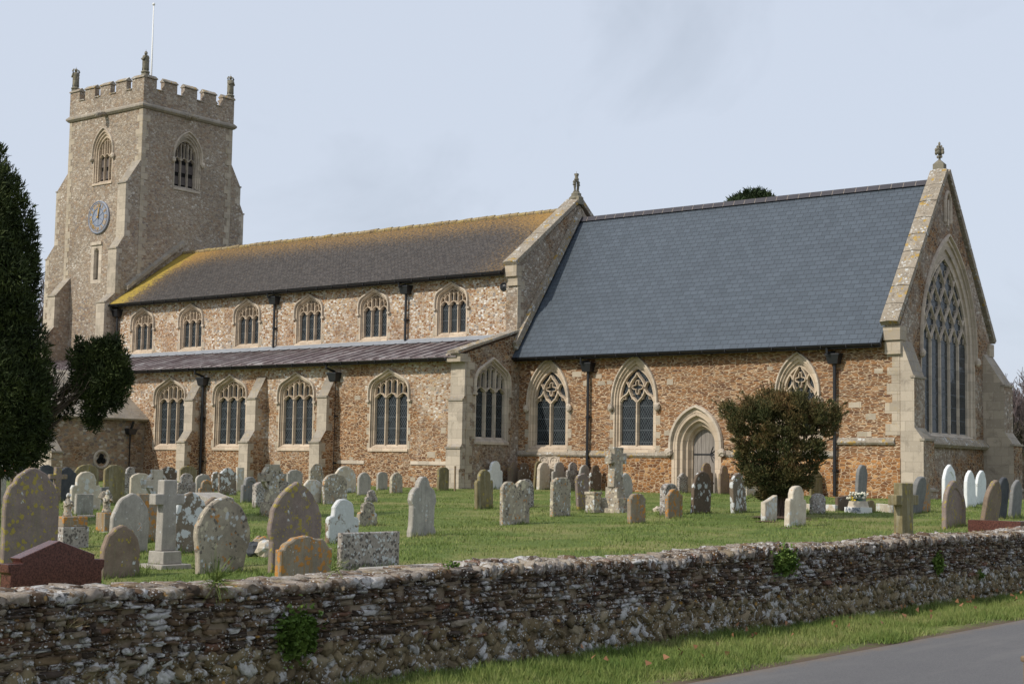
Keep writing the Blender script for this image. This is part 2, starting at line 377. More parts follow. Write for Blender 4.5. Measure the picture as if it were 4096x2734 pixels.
# gravestone stones: every copy takes its own random offset
def gmat(name, a, b, spots=(), streak=None, granite=None):
    g = G(name); p = g.obj(); n = g.noise(p, 3.2, 7, .72, .3); n3 = g.noise(p, 45, 3, .7)
    col = g.ramp(n, [(.3, a), (.7, b)]); h = g.math('ADD', n, g.math('MULTIPLY', n3, .5))
    if streak:
        s_ = g.noise(g.map(p, (9, 9, .7)), 1.6, 4, .7); col = g.mix(g.math('MULTIPLY', g.step(s_, .5, .66), streak[1]), col, streak[0])
    col = g.mix(.45, col, g.mix(g.noise(p, 8, 5, .75), (.12, .12, .12), (.9, .89, .86)), 'OVERLAY')
    col = g.mix(.35, col, g.mix(n3, (.25, .25, .25), (.8, .8, .8)), 'OVERLAY')
    for c, sc, thr, den, strg in spots:
        v = g.warp(p, sc*1.5, .45/sc); d = g.math('ADD', g.vor(v, sc, 'F1', 'Distance'), g.math('MULTIPLY', g.math('SUBTRACT', g.noise(p, sc*3.2, 4, .75), .5), .75)); reg = g.noise(p, sc*.30, 4, .65)
        rad = g.math('MULTIPLY', g.step(reg, den-.12, den+.12), thr); k = g.step(g.math('SUBTRACT', rad, d), 0.0, .10)
        col = g.mix(g.math('MULTIPLY', k, strg), col, c); h = g.math('ADD', h, g.math('MULTIPLY', k, .3))
    if granite: return g.done(g.ramp(g.noise(p, 60, 3, .7), [(.35, a), (.6, b)]), None, .25, .5)
    return g.done(col, g.bump(h, .55, .012), .93)
W = (.60, .62, .62); CR = (.58, .52, .38); OR = (.48, .21, .04); YE = (.36, .29, .05); DK = (.08, .07, .065)
M['coping'] = gmat('lichened_coping_stone', (.20, .17, .135), (.34, .295, .235), [(W, 8, .5, .54, .7), ((.50, .47, .41), 20, .5, .5, .6), ((.40, .25, .04), 6, .55, .54, .75), (DK, 11, .45, .55, .5)])
M['ochre'] = gmat('ochre_lichened_ridge', (.17, .13, .08), (.32, .25, .15), [((.36, .27, .09), 9, .6, .46, .75), ((.5, .47, .4), 16, .45, .52, .6)])
M['g_brown'] = gmat('brown_sandstone', (.17, .125, .095), (.26, .20, .155), [(YE, 14, .42, .52, .8), (W, 6, .34, .66, .9)], ((.20, .19, .12), .5))
M['g_lichen'] = gmat('mottled_lichen_stone', (.24, .21, .17), (.42, .37, .29), [(DK, 16, .5, .5, .7), (CR, 9, .5, .5, .8), (OR, 15, .45, .55, .8), (W, 11, .5, .52, .85)])
M['g_speckle'] = gmat('white_and_dark_speckled_stone', (.22, .19, .17), (.44, .40, .36), [(DK, 18, .52, .42, .8), (W, 20, .5, .5, .8)])
M['g_white'] = gmat('white_lichen_stone', (.15, .115, .085), (.24, .20, .155), [(W, 7, .62, .44, .95), (W, 15, .45, .5, .9)])
M['g_coat'] = gmat('white_coated_stone', (.17, .12, .08), (.26, .2, .14), [(W, 5, .85, .40, .85), (W, 13, .5, .45, .7), (DK, 15, .3, .6, .6)])
M['g_spots'] = gmat('dark_stone_white_lichen_rings', (.10, .075, .055), (.16, .12, .09), [(W, 6.5, .45, .5, .92), (W, 14, .3, .55, .8)])
M['g_moss'] = gmat('green_brown_mossy_stone', (.13, .11, .06), (.24, .20, .11), [(YE, 9, .45, .5, .6)], ((.33, .31, .24), .5))
M['g_orange'] = gmat('orange_streaked_stone', (.20, .17, .13), (.31, .26, .20), [(OR, 13, .55, .47, .85), (W, 22, .3, .55, .7)], ((.30, .17, .05), .75))
M['g_grey'] = gmat('grey_stone', (.27, .255, .23), (.42, .39, .345), [(W, 12, .4, .56, .7), (OR, 12, .35, .62, .7)], ((.2, .185, .17), .4))
M['g_pale'] = gmat('pale_cream_stone', (.42, .36, .28), (.60, .54, .45), [(W, 8, .6, .5, .8), (OR, 16, .35, .6, .5)])
M['g_slate'] = gmat('dark_slate_stone', (.045, .05, .058), (.085, .09, .10), [(W, 10, .25, .68, .4)])
M['g_blue'] = gmat('smooth_grey_stone', (.15, .15, .15), (.23, .23, .225), [(OR, 10, .35, .62, .6)], ((.11, .11, .115), .4))
M['g_marble'] = gmat('white_marble', (.62, .64, .65), (.78, .80, .80), [((.30, .32, .25), 14, .4, .58, .6)])
M['granite'] = gmat('polished_red_granite', (.035, .013, .011), (.13, .05, .038), granite=1)
M['g_purp'] = gmat('purple_grey_stone', (.165, .13, .115), (.27, .215, .19), [(YE, 13, .5, .49, .8), (YE, 26, .42, .50, .6), (W, 6, .45, .62, .9)], ((.20, .18, .12), .4))

# ------------------------------------------------------------------ ground
def groundmat():
    g = G('short_winter_grass'); p = g.pos(); n = g.noise(p, .45, 5, .65, .4); f = g.noise(p, 9, 6, .75)
    col = g.ramp(n, [(.3, (.075, .12, .024)), (.48, (.12, .16, .038)), (.62, (.21, .205, .075))])
    col = g.mix(.7, col, g.mix(f, (.12, .12, .12), (.85, .85, .8)), 'OVERLAY')
    x = g.sep(p, 0); k = g.math('MULTIPLY', g.step(x, -8.8, -8.5), 1.0)
    soil = g.mix(f, (.06, .04, .025), (.17, .125, .09)); vg = g.step(g.math('ADD', g.math('MULTIPLY', g.math('SUBTRACT', f, .5), 1.3), x), -7.1, -6.8)
    col = g.mix(vg, col, soil)
    return g.done(col, g.bump(f, .8, .05), .95)
M['ground'] = groundmat()
xs = np.concatenate([np.array([-900, -400, -200, -120]), np.arange(-80, -10, 1.0), np.arange(-10, -6.3, .12), np.array([-6, -4, 0, 6, 20, 80, 300, 900])])
ys = np.concatenate([np.array([-300, -60, -20, -5, 0]), np.arange(2, 62, .8), np.array([66, 75, 90, 120, 200, 400, 1200])])
XX, YY = np.meshgrid(xs, ys, indexing='ij')
ZZ = np.vectorize(gz)(XX, YY)
ZZ += np.where(XX < -9.2, .02*np.sin(XX*1.7+YY*.9)+.015*np.sin(YY*2.3-XX*.6), 0)
ZZ += np.where((XX > -8.7) & (XX < -7), .025*np.sin(YY*1.9+XX*3)*np.clip((XX+8.7)/.5, 0, 1), 0)
V = np.stack([XX, YY, ZZ], -1).reshape(-1, 3); ny = len(ys)
I = (np.arange(len(xs)-1)[:, None]*ny + np.arange(ny-1)[None]).ravel()
gr = npmesh('ground', V, np.stack([I, I+ny, I+ny+1, I+1], 1), M['ground'], smooth=True); tag(gr, kind='structure')
g = G('worn_grey_asphalt'); p = g.pos(); n = g.noise(p, .8, 5, .6); f = g.noise(p, 90, 2, .6); s1 = g.noise(g.map(p, (1.5, .25, 1)), 1.6, 5, .65)
col = g.mix(n, (.105, .102, .104), (.135, .131, .13)); col = g.mix(.75, col, g.mix(f, (.1, .1, .1), (.9, .9, .9)), 'OVERLAY'); col = g.mix(g.math('MULTIPLY', g.step(g.noise(p, 14, 6, .8), .6, .66), .35), col, (.07, .068, .066)); col = g.mix(g.math('MULTIPLY', g.step(s1, .48, .68), .55), col, (.16, .152, .146))
ed = g.step(g.math('ADD', g.sep(p, 0), g.math('MULTIPLY', g.noise(p, 2.4, 7, .8), -.8)), -7.22, -6.95)
col = g.mix(ed, g.mix(f, (.11, .085, .065), (.22, .18, .145)), col)
M['road'] = g.done(col, g.bump(f, .35, .008), .88)
mb = MB(); mb.quad((-6.75, -300, .004), (0.6, -300, .004), (0.6, 900, .004), (-6.75, 900, .004)); tag(mb.build('road', M['road']), kind='structure')

# ------------------------------------------------------------------ church
XE, XC, XW = -35.55, -20.1, -61.0
YN, YA, YC = 45.9, 42.85, 46.0
YR = 49.8
church = thing('church', 'long brown rubble church with square clock tower and blue-grey slate chancel roof', 'church', (-40, 46, 1.07))

class Fr:
    """wall frame: u along, z up, d outward"""
    def __init__(s, axis, c): s.a = axis; s.c = c
    def p(s, u, z, d=0): return (u, s.c-d, z) if s.a == 'S' else (s.c+d, u, z)
def wall(fr, outer, holes, name, mat, th=.5, parent=church, mats=None, d=0, q=None):
    polys = [[Vector((u, z, 0)) for u, z in outer]] + [[Vector((u, z, 0)) for u, z in h] for h in holes]
    flat = [q for pl in polys for q in pl]; tris = tessellate_polygon(polys)
    mb = MB(); mb.add([fr.p(q.x, q.y, d) for q in flat], [tuple(t) for t in tris])
    n = len(outer)
    for i in range(n):
        a, b = outer[i], outer[(i+1) % n]
        mb.quad(fr.p(*a, d), fr.p(*b, d), fr.p(*b, d-th), fr.p(*a, d-th))
    if q is not None: mb.add(q.v, q.f, 1); mats = [mat, M['quoin']]
    me = mb.build(name, mats or mat, parent)
    return me
def arch_pts(kind, w_, zs, za, n=9):
    """right half, from spring (a,zs) to apex (0,za)"""
    a = w_/2; h = za-zs; out = []
    if kind == 'gothic':
        Rr = (a*a+h*h)/(2*a); cx = a-Rr; th1 = math.atan2(h, -cx)
        for i in range(n+1):
            t = th1*i/n; out.append((cx+Rr*math.cos(t), zs+Rr*math.sin(t)))
        out[-1] = (0, za)
    elif kind == 'perp':
        p0, c, p1 = (a, zs), (a, zs+.50*h), (a*.70, zs+.62*h)
        for i in range(6):
            t = i/5; out.append(((1-t)**2*p0[0]+2*t*(1-t)*c[0]+t*t*p1[0], (1-t)**2*p0[1]+2*t*(1-t)*c[1]+t*t*p1[1]))
        for i in range(1, n-4): t = i/(n-5); out.append((p1[0]*(1-t), p1[1]+(za-p1[1])*t))
    return out
def outline(kind, c, w_, z0, zs, za):
    hp = arch_pts(kind, w_, zs, za)
    L = [(c+w_/2, z0)] + [(c+x, z) for x, z in hp] + [(c-x, z) for x, z in reversed(hp[:-1])] + [(c-w_/2, z0)]
    return L                                     # open at bottom: first is right-bottom, last left-bottom
def sweep(mb, fr, pts, w_, d0, d1, m=0, ch=.5, closed=False):
    """bar along 2D pts; front at d1, back at d0, chamfered"""
    n = len(pts); V2 = [Vector(p) for p in pts]; rings = []
    for i in range(n):
        if closed: t = V2[(i+1) % n]-V2[i-1]
        else: t = V2[min(i+1, n-1)]-V2[max(i-1, 0)]
        if t.length < 1e-6: t = Vector((0, 1))
        t.normalize(); nn = Vector((t.y, -t.x)); q = V2[i]; hw = w_/2
        dm = d0+(d1-d0)*.35
        rings.append([fr.p(*(q-nn*hw), d0), fr.p(*(q-nn*hw), dm), fr.p(*(q-nn*hw*(1-ch)), d1), fr.p(*(q+nn*hw*(1-ch)), d1), fr.p(*(q+nn*hw), dm), fr.p(*(q+nn*hw), d0)])
    b = mb.add([p for r_ in rings for p in r_], [], m)
    rng_ = range(n if closed else n-1)
    for i in rng_:
        j = (i+1) % n
        for k in range(5): mb.f.append((b+i*6+k, b+i*6+k+1, b+j*6+k+1, b+j*6+k)); mb.m.append(m)
    if not closed:
        mb.f.append(tuple(b+k for k in range(6))); mb.m.append(m); mb.f.append(tuple(b+(n-1)*6+5-k for k in range(6))); mb.m.append(m)
def loft(mb, fr, A, dA, B, dB, m=0):
    n = len(A); b = mb.add([fr.p(*a, dA) for a in A]+[fr.p(*q, dB) for q in B], [], m)
    for i in range(n-1): mb.f.append((b+i, b+i+1, b+n+i+1, b+n+i)); mb.m.append(m)
def clipline(pts, inside):
    """split polyline into runs inside"""
    runs, cur = [], []
    for p in pts:
        if inside(p): cur.append(p)
        else:
            if len(cur) > 1: runs.append(cur)
            cur = []
    if len(cur) > 1: runs.append(cur)
    return runs
def inner_test(kind, c, w_, z0, zs, za):
    hp = arch_pts(kind, w_, zs, za, 24)
    def f(p):
        x = abs(p[0]-c); z = p[1]
        if z < z0 or x > w_/2: return False
        if z <= zs: return True
        if z >= za: return False
        for (x0, za_), (x1, zb) in zip(hp, hp[1:]):
            if za_ <= z <= zb: return x <= x0+(x1-x0)*(z-za_)/max(1e-6, zb-za_)
        return False
    return f
def ogeehead(c, w_, zs, h, n=10):
    """open list left spring -> apex -> right spring, ogee"""
    L = []
    for i in range(n+1):
        t = i/n; x = -w_/2*(1-(t**1.7)); z = zs + h*(math.sin(t*math.pi/2)**.9*.78 + .22*t**4)
        L.append((c+x, z))
    return L + [(2*c-x, z) for x, z in reversed(L[:-1])]
def window(fr, name, kind, c, w_, z0, zs, za, lights, style, rec=.22, hood=True, mat=None, wo=.13, label=None, glass='glass', headz=None):
    """w_ = opening at the wall face. Returns the hole polygon."""
    lm = mat or M['lime_warm']
    O = outline(kind, c, w_, z0, zs, za)
    wi = w_-2*wo; zi0 = z0+.12; zai = za-wo*(2.0 if kind == 'gothic' else 1.35); 
    mid = outline(kind, c, w_-wo, z0+.05, zs, (za+zai)/2+.01)
    N_ = outline(kind, c, wi, zi0, zs, zai)
    mb = MB(); loft(mb, fr, O, .012, O, -.05); loft(mb, fr, O, -.05, mid, -.07); loft(mb, fr, mid, -.07, mid, -.14); loft(mb, fr, mid, -.14, N_, -.16); loft(mb, fr, N_, -.16, N_, -rec-.12)
    # raised band round the opening, sloping sill
    B = outline(kind, c, w_+.12, z0, zs, za+(.13 if kind == 'gothic' else .08)); loft(mb, fr, B, .012, O, .012); loft(mb, fr, B, -.01, B, .012)
    a, b_ = c-w_/2-.07, c+w_/2+.07
    mb.prism([fr.p(a, z0-.14, -.1), fr.p(a, z0-.14, .05), fr.p(a, z0-.05, .05), fr.p(a, z0+.13, -rec), fr.p(a, z0-.1, -rec)], [fr.p(b_, z0-.14, -.1), fr.p(b_, z0-.14, .05), fr.p(b_, z0-.05, .05), fr.p(b_, z0+.13, -rec), fr.p(b_, z0-.1, -rec)])
    fo = mb.build(name, lm, church)
    if label: fo['label'] = label
    # glass
    mg = MB(); L = N_; cen = (c, (z0+zs)/2)
    gd = -rec+.0 if style == 'net' else -rec-.06
    mg.add([fr.p(*cen, gd)]+[fr.p(*q, gd) for q in L], [(0, i+1, (i+1) % len(L)+1) for i in range(len(L))])
    if glass == 'glass': mg.build('glass', M['glass'], fo)
    else:
        mg.build('dark_opening', M['dark'], fo)
        ml = MB(); z = zi0+.1
        while z < zs+.1:
            ml.prism([fr.p(c-wi/2, z, -rec-.02), fr.p(c-wi/2, z+.03, -rec-.02), fr.p(c-wi/2, z+.42, -rec-.05), fr.p(c-wi/2, z+.40, -rec-.055)], [fr.p(c+wi/2, z, -rec-.02), fr.p(c+wi/2, z+.03, -rec-.02), fr.p(c+wi/2, z+.42, -rec-.05), fr.p(c+wi/2, z+.40, -rec-.055)])
            z += .62
        ml.build('louvre', M['louvre'], fo)
    # tracery
    mt = MB(); ins = inner_test(kind, c, wi+.02, zi0-.02, zs, zai+.01); s = wi/lights; bw = .075 if s < .5 else .09
    if style == 'net': bw = .12
    if style == 'twolight': bw = .11
    f0, f1 = -rec-.1, -rec+.08; n2 = 40
    hz = headz if headz is not None else zs
    def bar(pts, ww=bw, a_=f0, b2=f1):
        for r_ in clipline(pts, ins): sweep(mt, fr, r_, ww, a_, b2, ch=.55)
    sweep(mt, fr, N_, bw*.7, f0, f1-.01, ch=.3)
    if style == 'perp':
        for k in range(1, lights): bar([(c-wi/2+k*s, zi0+(za-zi0)*i/n2) for i in range(n2+1)])
        for k in range(lights):
            x = c-wi/2+(k+.5)*s
            bar(ogeehead(x, s, hz-.14, .24), .05)
            for sg in (-1, 1):                      # cusps
                bar([(x+sg*s*.47, hz-.10), (x+sg*s*.22, hz-.02), (x+sg*s*.30, hz+.06)], .022, f0+.03, f1-.03)
            bar([(x, hz+.10+(za-hz)*i/n2) for i in range(n2+1)], .045)
        hp = arch_pts(kind, wi, zs, zai, 24)
        def zarch(x):
            x = abs(x-c)
            for (xa, z1), (xb, z2) in zip(hp, hp[1:]):
                if xb <= x <= xa: return z1+(z2-z1)*(xa-x)/max(1e-6, xa-xb)
            return zs
        for k in range(2*lights):
            x = c-wi/2+(k+.5)*s/2; zt = zarch(x+(.04 if x < c else -.04))-.10
            bar([(x-s/4, zt-.17), (x-s/7, zt-.06), (x, zt), (x+s/7, zt-.06), (x+s/4, zt-.17)], .026, f0+.02, f1-.02)
    else:
        dz = .66 if style == 'net' else .57
        for k in range(1, lights): bar([(c-wi/2+k*s, zi0+(hz-zi0)*i/n2) for i in range(n2+1)])
        lv = 0; Nx = [c-wi/2+k*s for k in range(0, lights+1)]
        if style == 'net': levels = 9
        else: levels = 2
        def S(t): return t*t*(3-2*t)
        if style == 'twolight':
            k_ = s/.74
            ves = [(0, 0), (.10, .09), (.22, .20), (.30, .35), (.33, .52), (.29, .68), (.19, .83), (.08, .94), (0, 1.08)]
            sho = [(wi/2, 0), (wi/2-.03, .11), (wi/2-.12, .21), (.44*k_, .31), (.36*k_, .42), (.33*k_, .54)]
            for sg in (-1, 1):
                bar([(c+sg*x*k_, hz+z) for x, z in ves], .085); bar([(c+sg*x, hz+z) for x, z in sho], .085)
                bar([(c+sg*x*k_, hz+z) for x, z in ((.33, .5), (.37, .62), (.45, .74), (.56, .82))], .07)
                for xx in (s/2, ):
                    for q in (-1, 1): bar([(c+sg*s/2+q*s*.45, hz+.02), (c+sg*s/2+q*s*.34, hz+.13), (c+sg*s/2+q*s*.17, hz+.12), (c+sg*s/2+q*s*.18, hz+.22), (c+sg*s/2+q*s*.26, hz+.28)], .032, f0+.03, f1-.04)
            qf = [(c+(.165+.065*math.cos(4*t))*math.cos(t)*k_, hz+.55+(.185+.07*math.cos(4*t))*math.sin(t)) for t in [2*math.pi*i/40 for i in range(40)]]
            sweep(mt, fr, qf, .045, f0+.03, f1-.03, closed=True)
            levels = 0
        for lv in range(levels):
            z1 = hz+lv*dz; xs_ = [c-wi/2+(k+(.5 if lv % 2 else 0))*s for k in range(-1, lights+2)]
            for x in xs_:
                for sg in (-1, 1):
                    pts = [(x+sg*s/2*S(i/10), z1+dz*i/10) for i in range(11)]
                    if style != 'net' and lv == 1 and abs(x+sg*s/2-c) > s*.3: 
                        pass
                    bar(pts, bw*(.62 if style == 'net' else .8))
        # cusps in each light head and each net cell
        for k in range(lights if style == 'net' else 0):
            x = c-wi/2+(k+.5)*s
            for sg in (-1, 1):
                bar([(x+sg*s*.46, hz-.05), (x+sg*s*.36, hz+.10), (x+sg*s*.19, hz+.10), (x+sg*s*.20, hz+.22), (x+sg*s*.26, hz+.32)], .03, f0+.03, f1-.04)
        for lv in range(1, levels):
            zc = hz+lv*dz
            for k in range(-1, lights+1):
                x = c-wi/2+(k+(1 if lv % 2 else .5))*s
                for sx in (-1, 1):
                    for sz in (-1, 1):
                        q = [(x+sx*s*.40, zc+sz*.08), (x+sx*s*.22, zc+sz*.15), (x+sx*s*.10, zc+sz*.17), (x+sx*s*.14, zc+sz*.28), (x+sx*s*.20, zc+sz*.36)]
                        bar(q if style != 'net' else [(x+sx*s*.36, zc+sz*.10), (x+sx*s*.17, zc+sz*.13), (x+sx*s*.24, zc+sz*.26)], .026, f0+.04, f1-.05)
    mt.build('tracery', lm, fo)
    if hood:
        mh = MB(); Hd = outline(kind, c, w_+.20, zs-.25, zs, za+(.19 if kind == 'gothic' else .13))
        sweep(mh, fr, Hd, .075, 0, .10, ch=.35)
        for sg in (-1, 1):
            q = fr.p(c+sg*(w_/2+.14), zs-.30, .09)
            if kind == 'gothic': mh.ico(q, .11, .11, .15, jit=.12)
            else: mh.add(*boxpts(fr, c+sg*(w_/2+.12)-.07, c+sg*(w_/2+.12)+.09, zs-.32, zs-.24, 0, .11))
        mh.build('hood_mould', M['lime'], fo)
    return O
def boxpts(fr, u0, u1, z0, z1, d0, d1):
    v = [fr.p(u, z, d) for d in (d0, d1) for u, z in ((u0, z0), (u1, z0), (u1, z1), (u0, z1))]
    return v, [(0, 1, 2, 3), (7, 6, 5, 4), (0, 4, 5, 1), (1, 5, 6, 2), (2, 6, 7, 3), (3, 7, 4, 0)]
def quoins(mb, fr, u, z0, z1, side, d=.006, a=.22, b=.42, h=.3, m=0):
    z = z0; k = 0
    while z < z1-.1:
        hh = h*random.uniform(.8, 1.25); z2 = min(z1, z+hh); ww = (a if k % 2 else b)*random.uniform(.85, 1.15)
        u0, u1 = (u, u+ww) if side > 0 else (u-ww, u)
        mb.add(*boxpts(fr, u0, u1, z, z2-.006, -.02, d+random.uniform(0, .006)), m); z = z2; k += 1
def jambq(mb, fr, c, w_, z0, z1):
    quoins(mb, fr, c-w_/2-.05, z0, z1, -1, .006, .02, .17, .28); quoins(mb, fr, c+w_/2+.05, z0, z1, 1, .006, .02, .17, .28)

# --- frames
SN, SA, SCh, EA = Fr('S', YN), Fr('S', YA), Fr('S', YC), Fr('E', XE)
EC = Fr('E', XC)
# clerestory
holes = []; jqN, jqA, jqE, jqG, jqC, jqT, jqF = MB(), MB(), MB(), MB(), MB(), MB(), MB()
for i, cx_ in enumerate((-58.17, -54.68, -50.88, -46.99, -43.18, -38.95)):
    cx_ = cx_+.02
    holes.append(window(SN, 'window', 'perp', cx_, 1.50, 7.08, 8.42, 9.06, 3, 'perp', rec=.18, wo=.065, headz=8.38))
    jambq(jqN, SN, cx_, 1.45, 7.08, 8.3)
quoins(jqN, SN, XE, 6.9, 9.7, -1, .01, .3, .5, .3); quoins(jqN, SN, XW, 6.9, 9.5, 1, .01, .25, .45, .3)
wall(SN, [(XE-.012, 6.2), (XE-.012, 9.4), (XW, 9.4), (XW, 6.2)], holes, 'clerestory_wall', M['clere'], q=jqN)
# aisle
holesA = []
for cx_ in (-52.23, -48.36, -44.43, -39.38):
    holesA.append(window(SA, 'window', 'perp', cx_, 1.90, 2.55, 4.62, 5.42, 3, 'perp', rec=.2, wo=.065, headz=4.55))
    jambq(jqA, SA, cx_, 1.8, 2.5, 4.4)
for u, z, w_, h_ in ((-37.4, 2.2, .4, .22), (-37.0, 1.95, .3, .2), (-38.2, 1.3, .25, .16), (-36.75, 3.1, .25, .2), (-41.4, 1.95, .2, .24), (-41.2, 4.4, .3, .16), (-45.6, 1.8, .35, .2), (-37.3, 4.7, .24, .14)): jqA.add(*boxpts(SA, u, u+w_, z, z+h_, -.02, .007))
wall(SA, [(XE-.012, .6), (XE-.012, 5.9), (-66, 5.9), (-66, .6)], holesA, 'aisle_wall', M['aisle'], q=jqA)
# plinth course
for a, b in ((-38.2, -36.3), (-42.0, -40.6)):
    mb = MB(); mb.add(*boxpts(SA, a, b, 1.92, 2.06, -.05, .035)); mb.build('plinth_course', M['lime'], church)
# aisle east wall and nave east gable (one plane, X = XE)
hE = window(EA, 'window', 'perp', 44.35, 1.9, 2.86, 4.85, 5.82, 3, 'perp', rec=.14, wo=.065, headz=4.75, mat=M['lime'])
quoins(jqE, EA, YA, 1.1, 5.9, 1, .01, .2, .38, .3); quoins(jqG, EA, YN-.1, 7.1, 9.6, 1, .01, .22, .42, .3)
jambq(jqE, EA, 44.35, 1.85, 2.9, 4.7)
wall(EA, [(YA+.012, .6), (46.3, .6), (46.3, 7.1), (YA+.012, 6.05)], [hE], 'aisle_east_wall', M['eastwall'], th=.5, q=jqE)
wall(EA, [(YN-.09, 5.5), (53.75, 5.5), (53.75, 9.6), (YR, 12.6), (YN-.09, 9.7)], [], 'nave_east_gable', M['eastwall'], th=.55, d=-.004, q=jqG)
# chancel south wall
hC = [window(SCh, 'window', 'gothic', -34.14, 1.72, 2.62, 4.42, 5.80, 2, 'twolight', rec=.2, wo=.12, mat=M['lime_warm'], headz=4.30),
      window(SCh, 'window', 'gothic', -30.26, 1.72, 2.62, 4.42, 5.80, 2, 'twolight', rec=.2, wo=.12, mat=M['lime_warm'], headz=4.30),
      window(SCh, 'window', 'gothic', -23.74, 1.40, 3.0, 4.55, 5.68, 2, 'twolight', rec=.2, wo=.12, mat=M['lime_warm'], headz=4.42)]
for cx_, w_, z0 in ((-34.14, 1.72, 2.5), (-30.26, 1.72, 2.5), (-23.74, 1.4, 3.0)): jambq(jqC, SCh, cx_, w_, z0, 4.3)
dO = outline('gothic', -27.66, 1.75, .9, 2.77, 3.92)
jambq(jqC, SCh, -27.66, 1.85, 1.1, 2.7)
def patches(mb, fr, spots):
    for u, z, w_, h_ in spots: mb.add(*boxpts(fr, u, u+w_, z, z+h_, -.02, .007))
patches(jqC, SCh, [(-33.05, 5.28, .42, .2), (-32.0, 5.2, .28, .16), (-32.55, 4.93, .2, .2), (-31.9, 4.95, .33, .15), (-31.48, 4.97, .24, .14), (-28.9, 4.9, .26, .2), (-25.6, 3.5, .5, .16), (-21.9, 4.0, .45, .18), (-21.3, 3.6, .35, .2), (-21.6, 3.05, .5, .17), (-24.9, 5.3, .22, .14), (-29.0, 3.1, .24, .18), (-21.0, 5.1, .3, .16)])
# the wall is split by the string course: upper part carries windows and door head
def cut(poly, z, keep):
    out = []; n = len(poly)
    for i in range(n):
        a, b = poly[i], poly[(i+1) % n]; ia, ib = (a[1]-z)*keep >= 0, (b[1]-z)*keep >= 0
        if ia: out.append(a)
        if ia != ib: t = (z-a[1])/(b[1]-a[1]); out.append((a[0]+(b[0]-a[0])*t, z))
    return out
ZS = 2.38
dU = [q for q in dO if q[1] > ZS]; dx0, dx1 = -27.66-.875, -27.66+.875
up = [(XE, 6.2), (XE, ZS), (dx0, ZS)] + list(reversed(dU)) + [(dx1, ZS), (XC-.012, ZS), (XC-.012, 6.2)]
quoins(jqC, SCh, XC-.02, 3.1, 6.1, -1, .01, .25, .5, .3)
wall(SCh, up, hC, 'chancel_wall', M['chancel'], q=jqC)
wall(SCh, [(XE, ZS), (XE, .6), (dx0, .6), (dx0, ZS)], [], 'chancel_plinth', M['chancel_low'], th=.4, d=.03)
wall(SCh, [(dx1, ZS), (dx1, .6), (XC-.012, .6), (XC-.012, ZS)], [], 'chancel_plinth', M['chancel_low'], th=.4, d=.03)
mb = MB()
def string(fr, a, b, z, d=.11, h=.13):
    mb.prism([fr.p(a, z-h/2, -.02), fr.p(a, z-h/2, d*.6), fr.p(a, z, d), fr.p(a, z+h*.3, d*.9), fr.p(a, z+h*1.3, .01)], [fr.p(b, z-h/2, -.02), fr.p(b, z-h/2, d*.6), fr.p(b, z, d), fr.p(b, z+h*.3, d*.9), fr.p(b, z+h*1.3, .01)])
string(SCh, XE+.03, -28.78, 2.38); string(SCh, -26.5, -22.3, 2.42)
string(SCh, -22.3, XC-.2, 2.86); string(EC, 46.85, 53.2, 2.88, .22, .2)
mb.build('string_course', M['coping'], church)
# ornamental square panel low in the wall
mp_ = MB(); mp_.add(*boxpts(SCh, -34.5, -33.55, 1.1, 2.34, 0, .045))
for cx_ in (-34.27, -33.79):
    for cz in (2.12, 1.66):
        ring = [(cx_+.19*math.cos(t*math.pi/8), cz+.19*math.sin(t*math.pi/8)) for t in range(16)]; sweep(mp_, SCh, ring, .05, .04, .085, closed=True)
        for q in range(4):
            a = q*math.pi/2+math.pi/4; mp_.add(*boxpts(SCh, cx_+.11*math.cos(a)-.03, cx_+.11*math.cos(a)+.03, cz+.11*math.sin(a)-.03, cz+.11*math.sin(a)+.03, .04, .075))
mp_.build('carved_quatrefoil_panel', M['lime'], church)
# priest door
mb = MB(); prev = dO; pd = .02; steps = ((1.58, .02, 3.80), (1.50, -.12, 3.74), (1.32, -.14, 3.62), (1.26, -.30, 3.57), (1.10, -.33, 3.45), (1.04, -.50, 3.40), (.95, -.52, 3.34), (.95, -.75, 3.34))
for w_, d_, za_ in steps:
    cur = outline('gothic', -27.66, w_, .9, 2.77, za_); loft(mb, SCh, prev, pd, cur, d_); prev, pd = cur, d_
Bo = outline('gothic', -27.66, 2.0, .9, 2.77, 4.06); loft(mb, SCh, Bo, .036, dO, .036); loft(mb, SCh, Bo, 0, Bo, .036)
frame = mb.build('door_arch', M['lime_warm'], church)
mb = MB(); sweep(mb, SCh, outline('gothic', -27.66, 2.05, 2.55, 2.77, 4.12), .12, .02, .16, ch=.3)
for sg in (-1, 1): mb.ico(SCh.p(-27.66+sg*1.07, 2.5, .12), .14, .13, .15, jit=.2)
mb.build('hood_mould', M['lime'], frame)
DY = YC+.62; mb = MB()
for i in range(6):
    a = -28.14+i*.16; hp = arch_pts('gothic', .96, 2.77, 3.35, 12)
    def zt(x):
        x = abs(x+27.66)
        for (xa, z1), (xb, z2) in zip(hp, hp[1:]):
            if xb <= x <= xa: return z1+(z2-z1)*(xa-x)/max(1e-6, xa-xb)
        return 2.7
    z1, z2, zm = zt(a+.004), zt(a+.156), zt(a+.08)
    mb.prism([(a+.004, DY-.02, .95), (a+.156, DY-.02, .95), (a+.156, DY-.02, z2), (a+.08, DY-.02, zm), (a+.004, DY-.02, z1)], [(a+.004, DY+.05, .95), (a+.156, DY+.05, .95), (a+.156, DY+.05, z2), (a+.08, DY+.05, zm), (a+.004, DY+.05, z1)])
mb.add([(-28.2, DY+.03, .9), (-27.1, DY+.03, .9), (-27.1, DY+.03, 3.4), (-28.2, DY+.03, 3.4)], [(0, 1, 2, 3)])
dr = mb.build('door', M['door'], church)
mb = MB()
